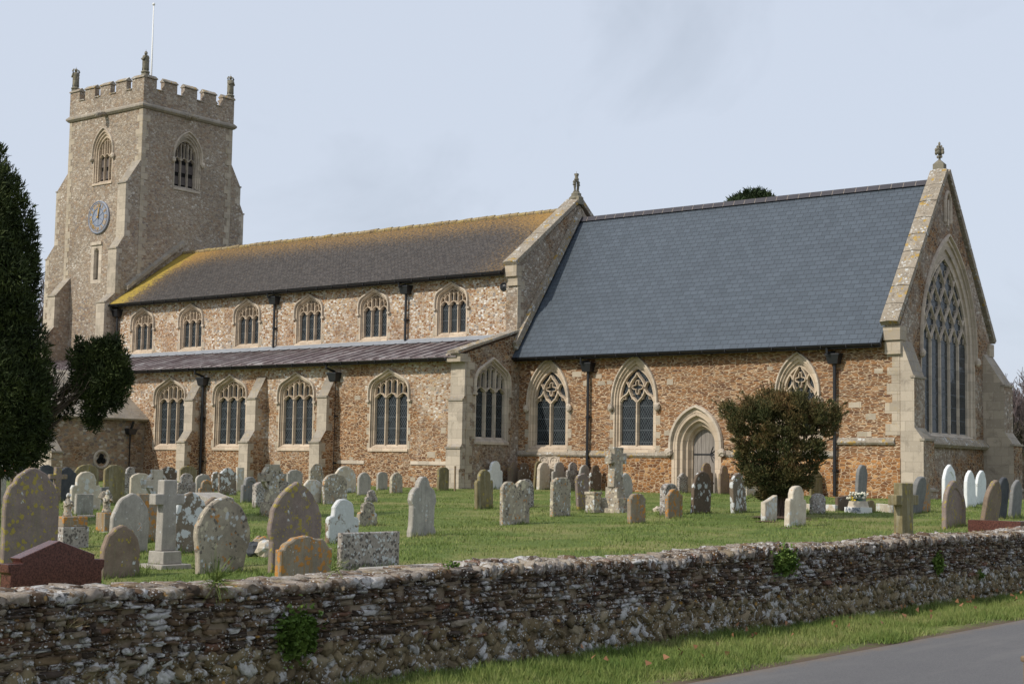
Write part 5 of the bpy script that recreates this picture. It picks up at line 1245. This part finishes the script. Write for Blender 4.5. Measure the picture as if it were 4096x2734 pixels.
mb.build('flower_heads', M['yellow'], t, loc=(0, 0, 0))
# kerbs round graves
for (x0_, y0_, x1_, y1_, lab) in (((395), 765, 665, 778, 'low stone grave kerb left of the flower vase'), (1040, 762, 1212, 792, 'low stone grave kerb right of the flower vase')):
    a, b = at('F', x0_, y0_), at('F', x1_, y1_); d = b-a; L = math.hypot(d.x, d.y); mb = MB(); mb.box(0, L, -.06, .06, -.05, .17); o = mb.build('grave_kerb', M['g_pale'], bevel=.01); o.location = a; o.rotation_euler = (0, 0, math.atan2(d.y, d.x)); tag(o, lab, 'grave kerb', 'grave kerbs')
P = at('F', 2080, 905, 0, -10.4); t = thing('grave_surround', 'red granite grave surround showing over the roadside wall', 'grave kerb', (-10.4, P.y, gz(-10.4, P.y)))
zt_ = at('F', 2140, 852, 0, -10.4).z-gz(-10.4, P.y)
mb = MB(); mb.box(-.5, .5, 0, .12, -.05, zt_); mb.box(.38, .5, .12, 1.5, -.05, zt_); mb.build('kerb', M['granite'], t, loc=(0, 0, 0))
P = at('C', 1622, 605); mb = MB(); mb.box(-.025, .025, -.02, .02, -.1, .86); o = mb.build('wooden_stake', M['post']); o.location = P; tag(o, 'thin upright wooden stake by the aisle corner buttress', 'stake')

# ------------------------------------------------------------------ roadside wall of real stones
def rubble_wall():
    root = thing('roadside_wall', 'long low rubble wall with white lichen between churchyard and road', 'wall', (-8.85, 18, 0))
    m = 4; lin = np.linspace(-1, 1, m); idx = {}; Vt = []; Ft = []
    def vid(a, b, c):
        k = (a, b, c)
        if k not in idx: idx[k] = len(Vt); Vt.append((lin[a], lin[b], lin[c]))
        return idx[k]
    for ax in range(3):
        for sd_ in (0, m-1):
            if ax == 0 and sd_ == 0: continue
            for i in range(m-1):
                for j in range(m-1):
                    q = []
                    for (di, dj) in ((0, 0), (1, 0), (1, 1), (0, 1)):
                        c = [0, 0, 0]; c[ax] = sd_; c[(ax+1) % 3] = i+di; c[(ax+2) % 3] = j+dj; q.append(vid(*c))
                    Ft.append(q if sd_ else q[::-1])
    Vt = np.array(Vt); Ft = np.array(Ft); nv = len(Vt)
    n4 = np.abs(Vt)**4; Vs = Vt/(n4.sum(1, keepdims=True)**.25); Vs = Vs*.6 + Vt*.4
    VV, FF, CC = [], [], []; cnt = 0
    def top(y): return .885 + .045*max(0, (y-14))/13 + .02*math.sin(y*1.3)
    def stone(y, z, hy, hz, x=-8.62, dx=.09, rot=0, kind=0):
        nonlocal cnt
        v = Vs*np.array([dx, hy, hz])*(1+rng.normal(0, .11, (nv, 3)))+rng.normal(0, .0035, (nv, 3)); 
        c, s = math.cos(rot), math.sin(rot); yy = v[:, 1]*c-v[:, 2]*s; zz2 = v[:, 1]*s+v[:, 2]*c; v = np.stack([v[:, 0], yy, zz2], 1)
        VV.append(v+np.array([x+rng.uniform(-.02, .025), y, z])); FF.append(Ft+cnt*nv); cnt += 1
        CC.append(np.tile([rng.random(), kind, rng.random()], (nv, 1)))
    Y0, Y1 = 4.5, 44.0
    z = .98
    zrow = .30
    rows = []
    while zrow < .845: hrow = random.uniform(.024, .050); rows.append((zrow, hrow)); zrow += hrow+.004
    for zr, hr in rows:
        y = Y0+random.random()*.1
        while y < Y1:
            L = random.choice((.04, .06, .08, .10, .13, .19))*random.uniform(.8, 1.2)
            wob = .018*math.sin(y*.9+zr*5)+.01*math.sin(y*3.1)
            tz = zr+hr/2+wob+.045*max(0, (y-14))/13
            if random.random() < .93: stone(y+L/2, tz, L/2*1.02, hr/2*random.uniform(.85, 1.25), rot=random.gauss(0, .03), dx=random.uniform(.07, .11))
            y += L+random.uniform(.0, .012)
    # lower part: slanting, rounder stones
    k = 0; zrow = -.17
    while zrow < .30:
        y = Y0; ang = .75 if k % 2 else -.75
        while y < Y1:
            L = random.uniform(.10, .17); stone(y, zrow+.06+.012*math.sin(y*2), L/2*1.15, random.uniform(.032, .05), rot=ang*random.uniform(.6, 1.15) if y < 27 or random.random() < .6 else random.gauss(0, .2), x=-8.61, kind=1, dx=random.uniform(.06, .10)); y += random.uniform(.065, .105)
        zrow += .092; k += 1
    # coping: stones on edge (from Y = 10 on) and a mortar cap before
    y = Y0
    while y < Y1:
        t_ = top(y)
        if y > 10.5:
            wd = random.uniform(.035, .075)
            for xo in (-8.63, -8.80, -8.98): stone(y, t_-.035+random.uniform(-.02, .02)-(.02 if xo != -8.80 else 0), wd/2*1.1, random.uniform(.05, .07), x=xo, dx=.11, rot=-.55+random.gauss(0, .15), kind=2)
            y += wd
        else:
            wd = random.uniform(.1, .2)
            for xo in (-8.64, -8.84, -9.02): stone(y, t_-.04+random.uniform(-.012, .012), wd/2*1.1, .042, x=xo, dx=.13, kind=2)
            y += wd
    g = G('wall_stones_with_lichen'); p = g.pos(); at_ = g.n('Attribute'); at_.attribute_name = 'tint'
    sc = g.n('SeparateColor'); g.L(at_.outputs['Color'], sc.inputs[0]); r_, kd, r2 = sc.outputs[0], sc.outputs[1], sc.outputs[2]
    base = g.ramp(r_, [(0, (.095, .062, .040)), (.2, (.125, .084, .054)), (.4, (.068, .050, .038)), (.6, (.17, .118, .070)), (.75, (.20, .16, .11)), (.9, (.27, .225, .17)), (.96, (.15, .08, .052))], 'CONSTANT')
    low = g.ramp(r_, [(0, (.17, .13, .07)), (.3, (.22, .175, .10)), (.6, (.13, .10, .058)), (.85, (.28, .23, .15))], 'CONSTANT')
    col = g.mix(g.math('MULTIPLY', g.math('COMPARE', kd, 1.0, .3), .85), base, low)
    fine = g.noise(p, 28, 5, .75); col = g.mix(.7, col, g.mix(fine, (.14, .14, .14), (.88, .88, .86)), 'OVERLAY')
    big = g.noise(p, 1.1, 4, .65); sp = g.noise(p, 11, 6, .72, .6)
    k1 = g.step(g.math('ADD', g.math('ADD', sp, g.math('MULTIPLY', g.math('SUBTRACT', r2, .5), .30)), g.math('MULTIPLY', g.math('SUBTRACT', big, .5), .5)),   .585, .645)
    col = g.mix(g.math('MULTIPLY', k1, .85), col, g.mix(fine, (.36, .35, .33), (.72, .71, .70)))
    sp2 = g.vor(g.warp(p, 30, .02), 34, 'F1', 'Distance'); k2 = g.math('MULTIPLY', g.math('LESS_THAN', sp2, .27), g.step(g.noise(p, 6, 3, .6), .42, .54)); col = g.mix(g.math('MULTIPLY', k2, .8), col, (.62, .62, .60))
    ms = g.step(g.noise(p, 7, 4, .7), .66, .72); col = g.mix(g.math('MULTIPLY', ms, .55), col, (.09, .10, .02))
    og = g.step(g.vor(p, 6, 'F1', 'Distance'), .13, .09); col = g.mix(g.math('MULTIPLY', og, .7), col, (.45, .24, .04))
    topk = g.math('COMPARE', kd, 2.0, .3); nw = g.step(g.noise(p, 4.5, 5, .7), .46, .56); col = g.mix(g.math('MULTIPLY', g.math('MULTIPLY', topk, nw), .7), col, g.mix(fine, (.17, .14, .115), (.48, .43, .37)))
    g.done(col, g.bump(g.math('ADD', fine, g.math('MULTIPLY', k1, .3)), .8, .02), .95)
    npmesh('stones', np.concatenate(VV), np.concatenate(FF), g.mat, root, smooth=True, col=np.concatenate(CC))
    g = G('earthy_wall_mortar'); p = g.pos(); f = g.noise(p, 25, 5, .7); n = g.noise(p, 2, 4, .6)
    g.done(g.mix(f, g.mix(n, (.15, .115, .075), (.23, .18, .125)), g.mix(n, (.30, .24, .165), (.42, .34, .25))), g.bump(f, .8, .03), .95)
    mb = MB(); n = 40
    for i in range(n):
        a, b = Y0+(Y1-Y0)*i/n, Y0+(Y1-Y0)*(i+1)/n; ta, tb = top(a)-.05, top(b)-.05
        mb.prism([(-8.572, a, -.3), (-8.57, a, ta-.05), (-8.8, a, ta), (-9.08, a, ta-.04), (-9.08, a, -.3)], [(-8.572, b, -.3), (-8.57, b, tb-.05), (-8.8, b, tb), (-9.08, b, tb-.04), (-9.08, b, -.3)])
    mb.build('mortar_core', g.mat, root)
rubble_wall()

# ------------------------------------------------------------------ foliage
def leaf_cards(centres, L, W_, outward, jitter=.6, quad=True):
    """centres (n,3), outward (n,3) -> arrays"""
    n = len(centres); d = outward+rng.normal(0, jitter, (n, 3)); d /= np.linalg.norm(d, axis=1, keepdims=True)+1e-9
    s = np.cross(d, rng.normal(0, 1, (n, 3))); s /= np.linalg.norm(s, axis=1, keepdims=True)+1e-9
    Ls = (L*rng.uniform(.6, 1.3, n))[:, None]; Ws = (W_*rng.uniform(.6, 1.3, n))[:, None]
    a = centres-s*Ws*.5; b = centres+s*Ws*.5; c = centres+d*Ls+s*Ws*.12; e = centres+d*Ls-s*Ws*.12
    V = np.stack([a, b, c, e], 1).reshape(-1, 3); F = np.arange(4*n).reshape(n, 4); return V, F
def clump_cloud(blobs, per, shell=.55):
    """blobs: list of (cx,cy,cz,rx,ry,rz)"""
    C, O = [], []
    for bx in blobs:
        c = np.array(bx[:3]); r = np.array(bx[3:]); vol = (r[0]*r[1]*r[2])**(2/3); n = max(8, int(per*vol))
        d = rng.normal(0, 1, (n, 3)); d /= np.linalg.norm(d, axis=1, keepdims=True); rad = shell+(1-shell)*rng.random((n, 1))**.5
        C.append(c+d*r*rad); O.append(d)
    return np.concatenate(C), np.concatenate(O)
M['yew'] = leafmat('dark_conifer_green', [(.34, (.011, .018, .007)), (.50, (.030, .044, .012)), (.64, (.075, .095, .024))], .8, 2.2)
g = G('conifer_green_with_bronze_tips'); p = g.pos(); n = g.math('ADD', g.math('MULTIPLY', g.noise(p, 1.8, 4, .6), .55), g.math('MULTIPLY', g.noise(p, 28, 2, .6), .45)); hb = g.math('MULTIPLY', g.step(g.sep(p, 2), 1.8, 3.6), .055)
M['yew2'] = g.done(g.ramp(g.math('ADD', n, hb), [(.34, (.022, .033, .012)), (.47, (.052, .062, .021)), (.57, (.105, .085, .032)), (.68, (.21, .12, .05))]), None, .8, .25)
M['twig'] = plain('purple_grey_twigs', (.11, .085, .085), .9, .3, 1); M['darkg'] = leafmat('far_evergreen', [(.3, (.012, .022, .01)), (.7, (.04, .062, .02))], .85, .7, 6)
def branch_mesh(mb, p, d, L, r_, depth, spread=.5, up=.1, kids=3, seg=4, minr=.004):
    pts = [p]; q = p.copy(); dd = d.copy()
    for i in range(3): dd = (dd+Vector((random.gauss(0, .16), random.gauss(0, .16), random.gauss(up*.5, .12)))).normalized(); q = q+dd*L/3; pts.append(q.copy())
    mb.tube(pts, [max(minr, r_*(1-.16*i)) for i in range(4)], seg)
    if depth > 0:
        for k in range(kids+(1 if random.random() < .4 else 0)):
            i = random.choice((1, 2, 3, 3)); nd = (dd+Vector((random.gauss(0, spread), random.gauss(0, spread), random.gauss(up, spread*.7)))).normalized()
            branch_mesh(mb, pts[i], nd, L*random.uniform(.6, .8), max(minr, r_*.6), depth-1, spread, up, kids, seg if depth > 2 else 3, minr)
def dp(x, y, depth):
    d = ray(x*4096/2349, y*4096/2349)/FPX; return CAM+d*depth
# Irish yew at the left edge, with a limb carrying a separate clump
DT = 31.0; px = FPX/DT*2349/4096
ax0 = dp(-35, 1085, DT); gx, gy = ax0.x, ax0.y; gzz = gz(gx, gy)
yew = thing('yew_tree', 'tall dark conifer filling the left picture edge with one outlying clump', 'tree', (gx, gy, gzz), group='evergreen trees')
prof = [(322, 22), (350, 50), (420, 85), (470, 108), (520, 120), (590, 128), (650, 134), (720, 142), (780, 150), (860, 162), (930, 165), (990, 158), (1040, 105), (1075, 90)]
bl = []
for (ya, ra), (yb2, rb) in zip(prof, prof[1:]):
    nl = 2 if yb2-ya > 40 else 1
    for q in range(nl):
        t_ = (q+random.random())/nl; yy = ya+(yb2-ya)*t_; rr = (ra+(rb-ra)*t_)/px*.94; c = dp(-35, yy, DT)
        nn = max(4, int(rr*7))
        for k in range(nn):
            a = 2*math.pi*k/nn+random.uniform(-.4, .4); r2 = rr*random.uniform(.62, .84); b_ = rr*random.uniform(.26, .36)
            bl.append((c.x+r2*math.cos(a), c.y+r2*math.sin(a), c.z+random.uniform(-.12, .12), b_, b_, b_*random.uniform(1.2, 1.8)))
        bl.append((c.x, c.y, c.z, rr*.7, rr*.7, .45))
C_, O_ = clump_cloud(bl, 3800, .45); O_[:, 2] += .7
V, F = leaf_cards(C_, .11, .034, O_, .6); npmesh('crown', V, F, M['yew'], yew)
c = lambda x, y: dp(x, y, DT+.3)
bl = []
for (x, y, rx, rz) in ((240, 815, 42, 38), (275, 840, 26, 42), (205, 830, 34, 34), (172, 822, 20, 26), (250, 870, 46, 40), (200, 880, 44, 34), (285, 880, 20, 36), (160, 905, 22, 24), (245, 920, 36, 30), (212, 945, 30, 30), (216, 972, 20, 20), (182, 785, 10, 14), (152, 945, 18, 20), (262, 780, 22, 16), (268, 905, 28, 26), (228, 900, 40, 40), (235, 850, 52, 52), (225, 905, 46, 46), (262, 850, 34, 50), (215, 815, 44, 36), (196, 850, 36, 40), (235, 795, 40, 22)):
    p_ = c(x, y); bl.append((p_.x, p_.y, p_.z, rx/px, rx/px, rz/px))
    for k in range(7):
        a, e_ = random.uniform(0, 6.28), random.uniform(-1, 1.2); bl.append((p_.x+rx/px*.72*math.cos(a)*math.cos(e_), p_.y+rx/px*.72*math.sin(a)*math.cos(e_), p_.z+rz/px*.72*math.sin(e_), rx/px*.34, rx/px*.34, rz/px*.4))
C_, O_ = clump_cloud(bl, 5500, .4); O_[:, 2] += .4
V, F = leaf_cards(C_, .09, .032, O_, .6); npmesh('outlying_clump', V, F, M['yew'], yew)
mb = MB()
mb.tube([(gx, gy, gzz-.1), (gx+.05, gy, gzz+1.5), (gx, gy, gzz+4)], [.35, .28, .15], 10)
e0 = dp(30, 990, DT)
for k, (x, y) in enumerate(((180, 905), (150, 920), (200, 890), (165, 880), (158, 945))):
    e1 = dp(x, y, DT+.2); md = (e0+e1)/2+Vector((0, 0, -.05-.06*k)); mb.tube([e0, md, e1], [.07, .04, .02], 6)
for k in range(26):
    s0 = dp(random.uniform(90, 170), random.uniform(890, 940), DT+random.uniform(-.3, .5)); branch_mesh(mb, s0, Vector((.5, .4, random.uniform(.1, .9))).normalized(), .45, .012, 1, .4, .2, 2, 3, .004)
mb.build('trunk', M['bark'], yew, fixn=False)
# bronze-tipped yew bush
P = at('F', 185, 830); bx_, by_ = P.x, P.y; dB = (P-CAM).dot(fw); pb_ = FPX/dB*2349/4096
bush = thing('yew_bush', 'spreading dark yew bush with bronze tips on a short trunk before the chancel', 'bush', P, group='evergreen trees')
cp = lambda x, y, dd=0: dp(x, y, dB+dd)
bl = []
bp = [(915, 1735, 1850), (935, 1690, 1890), (960, 1655, 1925), (990, 1645, 1925), (1020, 1658, 1910), (1050, 1668, 1900), (1080, 1680, 1888), (1105, 1708, 1864), (1127, 1738, 1836)]
for y, xl, xr in bp:
    rr = (xr-xl)/2/pb_; cx_ = (xl+xr)/2
    for k in range(15):
        a = 2*math.pi*(k+random.random())/15; c_ = cp(cx_, y); r2 = rr*random.uniform(.60, .86); b_ = random.uniform(.14, .22)
        bl.append((c_.x+r2*math.cos(a), c_.y+r2*math.sin(a), c_.z+random.uniform(-.08, .08), b_, b_, b_*.8))
    bl.append((cp(cx_, y).x, cp(cx_, y).y, cp(cx_, y).z, rr*.6, rr*.6, .16))
for k in range(60):
    x = random.uniform(1655, 1922); bl.append((*cp(x, random.uniform(915, 958)+ (abs(x-1790)/130)**2*22, random.uniform(-1, 1)), .13, .13, .20))
C_, O_ = clump_cloud(bl, 7000, .35); O_[:, 2] += .35
base = np.array([P.x, P.y, P.z+.3]); out = C_-base; out /= np.linalg.norm(out, axis=1, keepdims=True); 
V, F = leaf_cards(C_, .075, .03, O_*.5+out, .55)
# arching sprays poking out of the outline
Cs, Os = [], []
for k in range(230):
    a = random.uniform(0, 6.28); el = random.uniform(-.15, 1.1); st = Vector(bl[random.randrange(len(bl))][:3]); dd = Vector((st.x-P.x, st.y-P.y, (st.z-P.z-.6)*.9)); dd.normalize()
    for i in range(13):
        q = st+dd*(.10+.028*i)+Vector((0, 0, -.012*i*i*.05)); Cs.append(tuple(q)); Os.append(tuple(dd+Vector((random.gauss(0, .6), random.gauss(0, .6), random.gauss(0, .4)))))
V2, F2 = leaf_cards(np.array(Cs), .06, .022, np.array(Os), .3); F2 = F2+len(V)
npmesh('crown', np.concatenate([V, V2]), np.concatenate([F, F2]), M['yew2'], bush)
mb = MB()
for k in range(5):
    a = k*1.3; mb.tube([(P.x+.05*math.cos(a), P.y+.05*math.sin(a), P.z-.1), (P.x+.07*math.cos(a), P.y+.07*math.sin(a), P.z+.4), (P.x+.3*math.cos(a), P.y+.3*math.sin(a), P.z+1.0)], [.10, .085, .05], 8)
mb.build('trunk', M['bark'], bush)
mb = MB(); mb.lathe([(.75, .012), (.5, .03), (.02, .04)], P, 18); tag(mb.build('bare_earth', M['dirt']), kind='structure')
for c__, x, y in (('E', 1780, 1100), ('F', 290, 930), ('F', 450, 855)):
    q = at(c__, x, y); mb = MB(); n = 14; mb.add([(q.x, q.y, q.z+.03)]+[(q.x+random.uniform(.18, .4)*math.cos(k*6.283/n), q.y+random.uniform(.15, .35)*math.sin(k*6.283/n), q.z+.01) for k in range(n)], [(0, k+1, (k+1) % n+1) for k in range(n)]); tag(mb.build('bare_earth', M['dirt']), kind='structure')
# tree beyond the chancel roof
DR = 95; tr = dp(1725, 500, DR); t = thing('round_evergreen', 'rounded dark evergreen rising behind the slate chancel roof', 'tree', (tr.x, tr.y, 1), group='evergreen trees'); pr_ = FPX/DR*2349/4096
bl = []
for k in range(60):
    a = random.uniform(0, math.pi*2); rr = random.uniform(.2, .8); xx = 55*rr*math.cos(a); zz_ = 36*rr*abs(math.sin(a)); c_ = dp(1725+xx, 478-zz_, DR+random.uniform(-1.5, 1.5)); bl.append((c_.x, c_.y, c_.z, .55, .55, .42))
for k in range(20): c_ = dp(1725+random.uniform(-50, 50), 500+random.uniform(-10, 60), DR); bl.append((c_.x, c_.y, c_.z, 1, 1, 1))
C_, O_ = clump_cloud(bl, 420); V, F = leaf_cards(C_, .3, .13, O_+np.array([0, 0, .4]), .6); npmesh('crown', V, F, M['darkg'], t)
mb = MB(); mb.tube([(tr.x, tr.y, .8), (tr.x, tr.y, 8), (tr.x, tr.y, 14)], [.5, .4, .2], 8); mb.build('trunk', M['bark'], t)
# bare trees at the right and behind the tower
M['hedge'] = leafmat('dark_winter_undergrowth', [(.35, (.02, .018, .014)), (.65, (.055, .045, .032))], .9, .6, 4)
for k, (x, dpt, H, lab) in enumerate(((2335, 105, 9.5, 'tallest bare purple-brown tree at the right picture edge'), (2300, 112, 7.6, 'bare tree with arching bough just right of the church east end'), (2372, 98, 9.0, 'bare tree cut off by the right picture edge'), (2318, 125, 8.0, 'farther bare tree between two nearer ones at the right edge'), (2390, 110, 10.0, 'bare tree beyond the right picture edge'))):
    q = dp(x, 1080, dpt); t = thing('bare_tree', lab, 'tree', (q.x, q.y, 1.0), group='bare trees beyond the churchyard'); mb = MB()
    p0 = Vector((q.x, q.y, .9)); mb.tube([p0, p0+Vector((.1, 0, H*.22)), p0+Vector((.05, .1, H*.4))], [.2, .16, .12], 6); mb.build('trunk', M['twig'], t, fixn=False); mb = MB()
    for i in range(8): branch_mesh(mb, p0+Vector((0, 0, H*random.uniform(.12, .4))), Vector((random.gauss(0, .7), random.gauss(0, .7), 1)).normalized(), H*.24, .07, 4, .42, .16, 3, 3, .018)
    mb.build('crown', M['twig'], t, fixn=False)
bl = [(*[v for v in dp(random.uniform(2275, 2420), random.uniform(1000, 1075), random.uniform(88, 100))], 1.2, 1.2, .9) for k in range(46)]
C_, O_ = clump_cloud(bl, 60); V, F = leaf_cards(C_, .5, .12, O_+np.array([0, 0, .8]), .6); o = npmesh('undergrowth', V, F, M['hedge']); tag(o, 'dark brown winter undergrowth below the bare trees', 'undergrowth', kind='stuff')
q = dp(100, 640, 92); t = thing('bare_tree', 'leafless tree showing between the dark conifer and the tower', 'tree', (q.x, q.y, 1.0), group='bare trees beyond the churchyard'); mb = MB(); p0 = Vector((q.x, q.y, .9)); zt_ = dp(100, 545, 92).z
mb.tube([p0, Vector((q.x, q.y, zt_*.55))], [.3, .16], 6); mb.build('trunk', M['twig'], t, fixn=False); mb = MB()
for i in range(12): branch_mesh(mb, Vector((q.x, q.y, zt_*random.uniform(.45, .62))), Vector((random.gauss(0, .6), random.gauss(0, .6), 1)).normalized(), zt_*.13, .06, 3, .5, .15, 3, 3, .02)
mb.build('crown', M['twig'], t, fixn=False)
# churchyard wall beyond, right edge
a = dp(2325, 1112, 58); mb = MB(); zt2 = dp(2342, 1047, 60).z
mb.box(a.x-.4, a.x+14, a.y, a.y+.45, .5, zt2); o = mb.build('churchyard_wall', M['porch']); tag(o, 'mossy-topped far churchyard wall at the right picture edge', 'wall')
mb = MB(); mb.box(a.x-.42, a.x+14.05, a.y-.03, a.y+.5, zt2, zt2+.12); mb.build('wall_top', M['g_moss'], o)
# ivy clumps and tufts on the roadside wall
def ivy(x, y, rx, rz, n, label, L=.045):
    q = dp(x, y, 10); q = onp(x*4096/2349, y*4096/2349, 0, -8.52); C = []
    sc = (q-CAM).length; k_ = FPX/((q-CAM).dot(fw))*2349/4096; ry = rx/k_*1.35; rzz = rz/k_
    d = rng.normal(0, .45, (n, 2)); C = np.stack([q.x+rng.uniform(-.03, .10, n)*(1-np.clip(np.abs(d).max(1), 0, 1)*.6), q.y+d[:, 0]*ry, q.z+d[:, 1]*rzz], 1)
    V, F = leaf_cards(C, L, L*.95, np.tile([.9, -.3, .4], (n, 1)), .5); o = npmesh('ivy', V, F, M['ivy'])
    return tag(o, label, 'ivy', 'green plants rooted in the roadside wall')
M['ivy'] = leafmat('bright_ivy_leaves', [(.34, (.045, .085, .016)), (.5, (.11, .18, .035)), (.66, (.21, .28, .07))], .6, 6, 40)
ivy(677, 1455, 42, 52, 1300, 'large bushy green plant low on the left part of the roadside wall')
ivy(1797, 1287, 37, 29, 950, 'round green ivy clump near the top of the roadside wall'); ivy(2148, 1292, 12, 26, 240, 'narrow trailing ivy on the right part of the roadside wall')
ivy(2245, 1318, 9, 10, 70, 'tiny green plant at the far right of the roadside wall', .04)
ivy(1030, 1295, 16, 9, 60, 'small green weeds under the wall coping, middle', .03)
M['grassy'] = leafmat('grass_blades', [(.30, (.055, .105, .019)), (.44, (.11, .165, .034)), (.55, (.185, .22, .062)), (.68, (.34, .30, .145))], .7, .7, 18)
M['straw'] = leafmat('dry_grass', [(.3, (.16, .13, .07)), (.7, (.34, .28, .16))], .8, 4)
def tuft(x, y, n, L, mat, label):
    q = onp(x*4096/2349, y*4096/2349, 0, -8.53); C = np.tile([q.x, q.y, q.z], (n, 1))+rng.normal(0, .025, (n, 3)); d = rng.normal(0, .6, (n, 3)); d[:, 2] = rng.uniform(-.6, .9, n); d[:, 0] = np.abs(d[:, 0])
    V, F = leaf_cards(C, L, .006, d, .2); return tag(npmesh('grass_tuft', V, F, mat), label, 'grass tuft', 'green plants rooted in the roadside wall')
tuft(495, 1330, 130, .2, M['grassy'], 'long grass tuft hanging from the wall top below the lichened stones'); tuft(765, 1300, 60, .12, M['grassy'], 'yellowish grass tuft on the wall top by the orange headstone'); tuft(155, 1435, 22, .14, M['straw'], 'dry straw tuft on the left part of the roadside wall')
# wooden post
q = onp(4096, 2610, 0, -1.3); d_ = ray(4090, 2620)/FPX; t_ = 7.2; q = CAM+d_*t_; mb = MB(); mb.box(0, .15, 0, .15, -q.z, 0); mb.box(-.01, .16, -.01, .16, 0, .03); o = mb.build('wooden_post', M['post'], bevel=.01); o.location = (q.x, q.y, q.z-.03); tag(o, 'weathered square wooden post at the lower right picture corner', 'post')

# ------------------------------------------------------------------ grass blades
def blades(n, region, L, W_, lean=.35, zf=None):
    P_ = region(n); n = len(P_); ang = rng.uniform(0, 2*np.pi, n); s = np.stack([np.cos(ang), np.sin(ang), np.zeros(n)], 1)
    clump = .55+.9*(.5+.5*np.sin(P_[:, 0]*5.1+np.sin(P_[:, 1]*3.3)*2)*np.sin(P_[:, 1]*4.3+P_[:, 0]*1.7))
    Ls = L*rng.uniform(.5, 1.25, n)*clump; d = np.stack([rng.normal(0, lean, n), rng.normal(0, lean, n), np.ones(n)], 1); d /= np.linalg.norm(d, axis=1, keepdims=True)
    Ws = W_*rng.uniform(.6, 1.3, n); a = P_-s*Ws[:, None]/2; b = P_+s*Ws[:, None]/2; c = P_+d*Ls[:, None]
    V = np.stack([a, b, c], 1).reshape(-1, 3); return V, np.arange(3*n).reshape(n, 3)
def reg_verge(n):
    y = 8+24*rng.random(n)**1.25*1.2; x = -8.62+rng.random(n)*1.85
    edge = -6.98+.22*np.sin(y*1.7)+.12*np.sin(y*4.9+1)+rng.normal(0, .09, n); k = x < edge; x, y = x[k], y[k]
    z = (.01-.07*np.clip((y-10)/12, 0, 1))*np.clip((-6.9-x)/1.2, 0, 1)+.025*np.sin(y*1.9+x*3)*np.clip((x+8.7)/.5, 0, 1)-.01; return np.stack([x, y, z], 1)
V1, F1 = blades(145000, reg_verge, .10, .010, .55)
def reg_wallfoot(n):
    y = 8+26*rng.random(n); x = -8.55+np.abs(rng.normal(0, .1, n)); return np.stack([x, y, .0-.07*np.clip((y-10)/12, 0, 1)], 1)
V3, F3 = blades(9000, reg_wallfoot, .10, .010, .5)
def reg_yard(n):
    d = 12+42*rng.random(n)**1.15; u = rng.uniform(-.36, .36, n); f2 = np.array([fw.x, fw.y]); r2 = np.array([RT.x, RT.y])
    P2 = d[:, None]*(f2+u[:, None]*r2); x, y = P2[:, 0], P2[:, 1]; k = (x < -9.15) & (y < 45.9) & ~((x < -35.5) & (y > 42.3)); x, y = x[k], y[k]
    z = .25+.82*np.clip((y-8)/34, 0, 1)+.02*np.sin(x*1.7+y*.9)+.015*np.sin(y*2.3-x*.6)-.006; return np.stack([x, y, z], 1)
V2, F2 = blades(230000, reg_yard, .055, .016, .5)
HB = []
for o in list(COL.objects):
    if o.parent is None and o.get('category') in ('headstone', 'cross', 'statue', 'tomb', 'pot'):
        m_ = 170; wy = .42 if o.get('category') == 'headstone' else .3
        HB.append(np.stack([o.location.x+rng.choice([-.14, .03], m_)+rng.normal(0, .03, m_), o.location.y+rng.uniform(-wy, wy, m_), np.full(m_, o.location.z-.01)], 1))
HB = np.concatenate(HB); V4, F4 = blades(len(HB), lambda n: HB, .13, .013, .4)
V = np.concatenate([V1, V3, V2, V4]); F = np.concatenate([F1, F3+len(V1), F2+len(V1)+len(V3), F4+len(V1)+len(V3)+len(V2)])
tag(npmesh('grass', V, F, M['grassy']), 'green winter grass of the churchyard and road verge', 'grass', kind='stuff')
# fallen leaves on the verge
n = 70; y = 11+14*rng.random(n); x = -8.45+1.2*rng.random(n); C_ = np.stack([x, y, .10+0*x], 1); V, F = leaf_cards(C_, .05, .05, np.tile([0., 0, .1], (n, 1)), .8)
M['dead'] = plain('brown_dead_leaf', (.24, .12, .06), .8, .4, 9); tag(npmesh('fallen_leaves', V, F, M['dead']), 'scattered brown fallen leaves on the verge grass', 'leaves', kind='stuff')
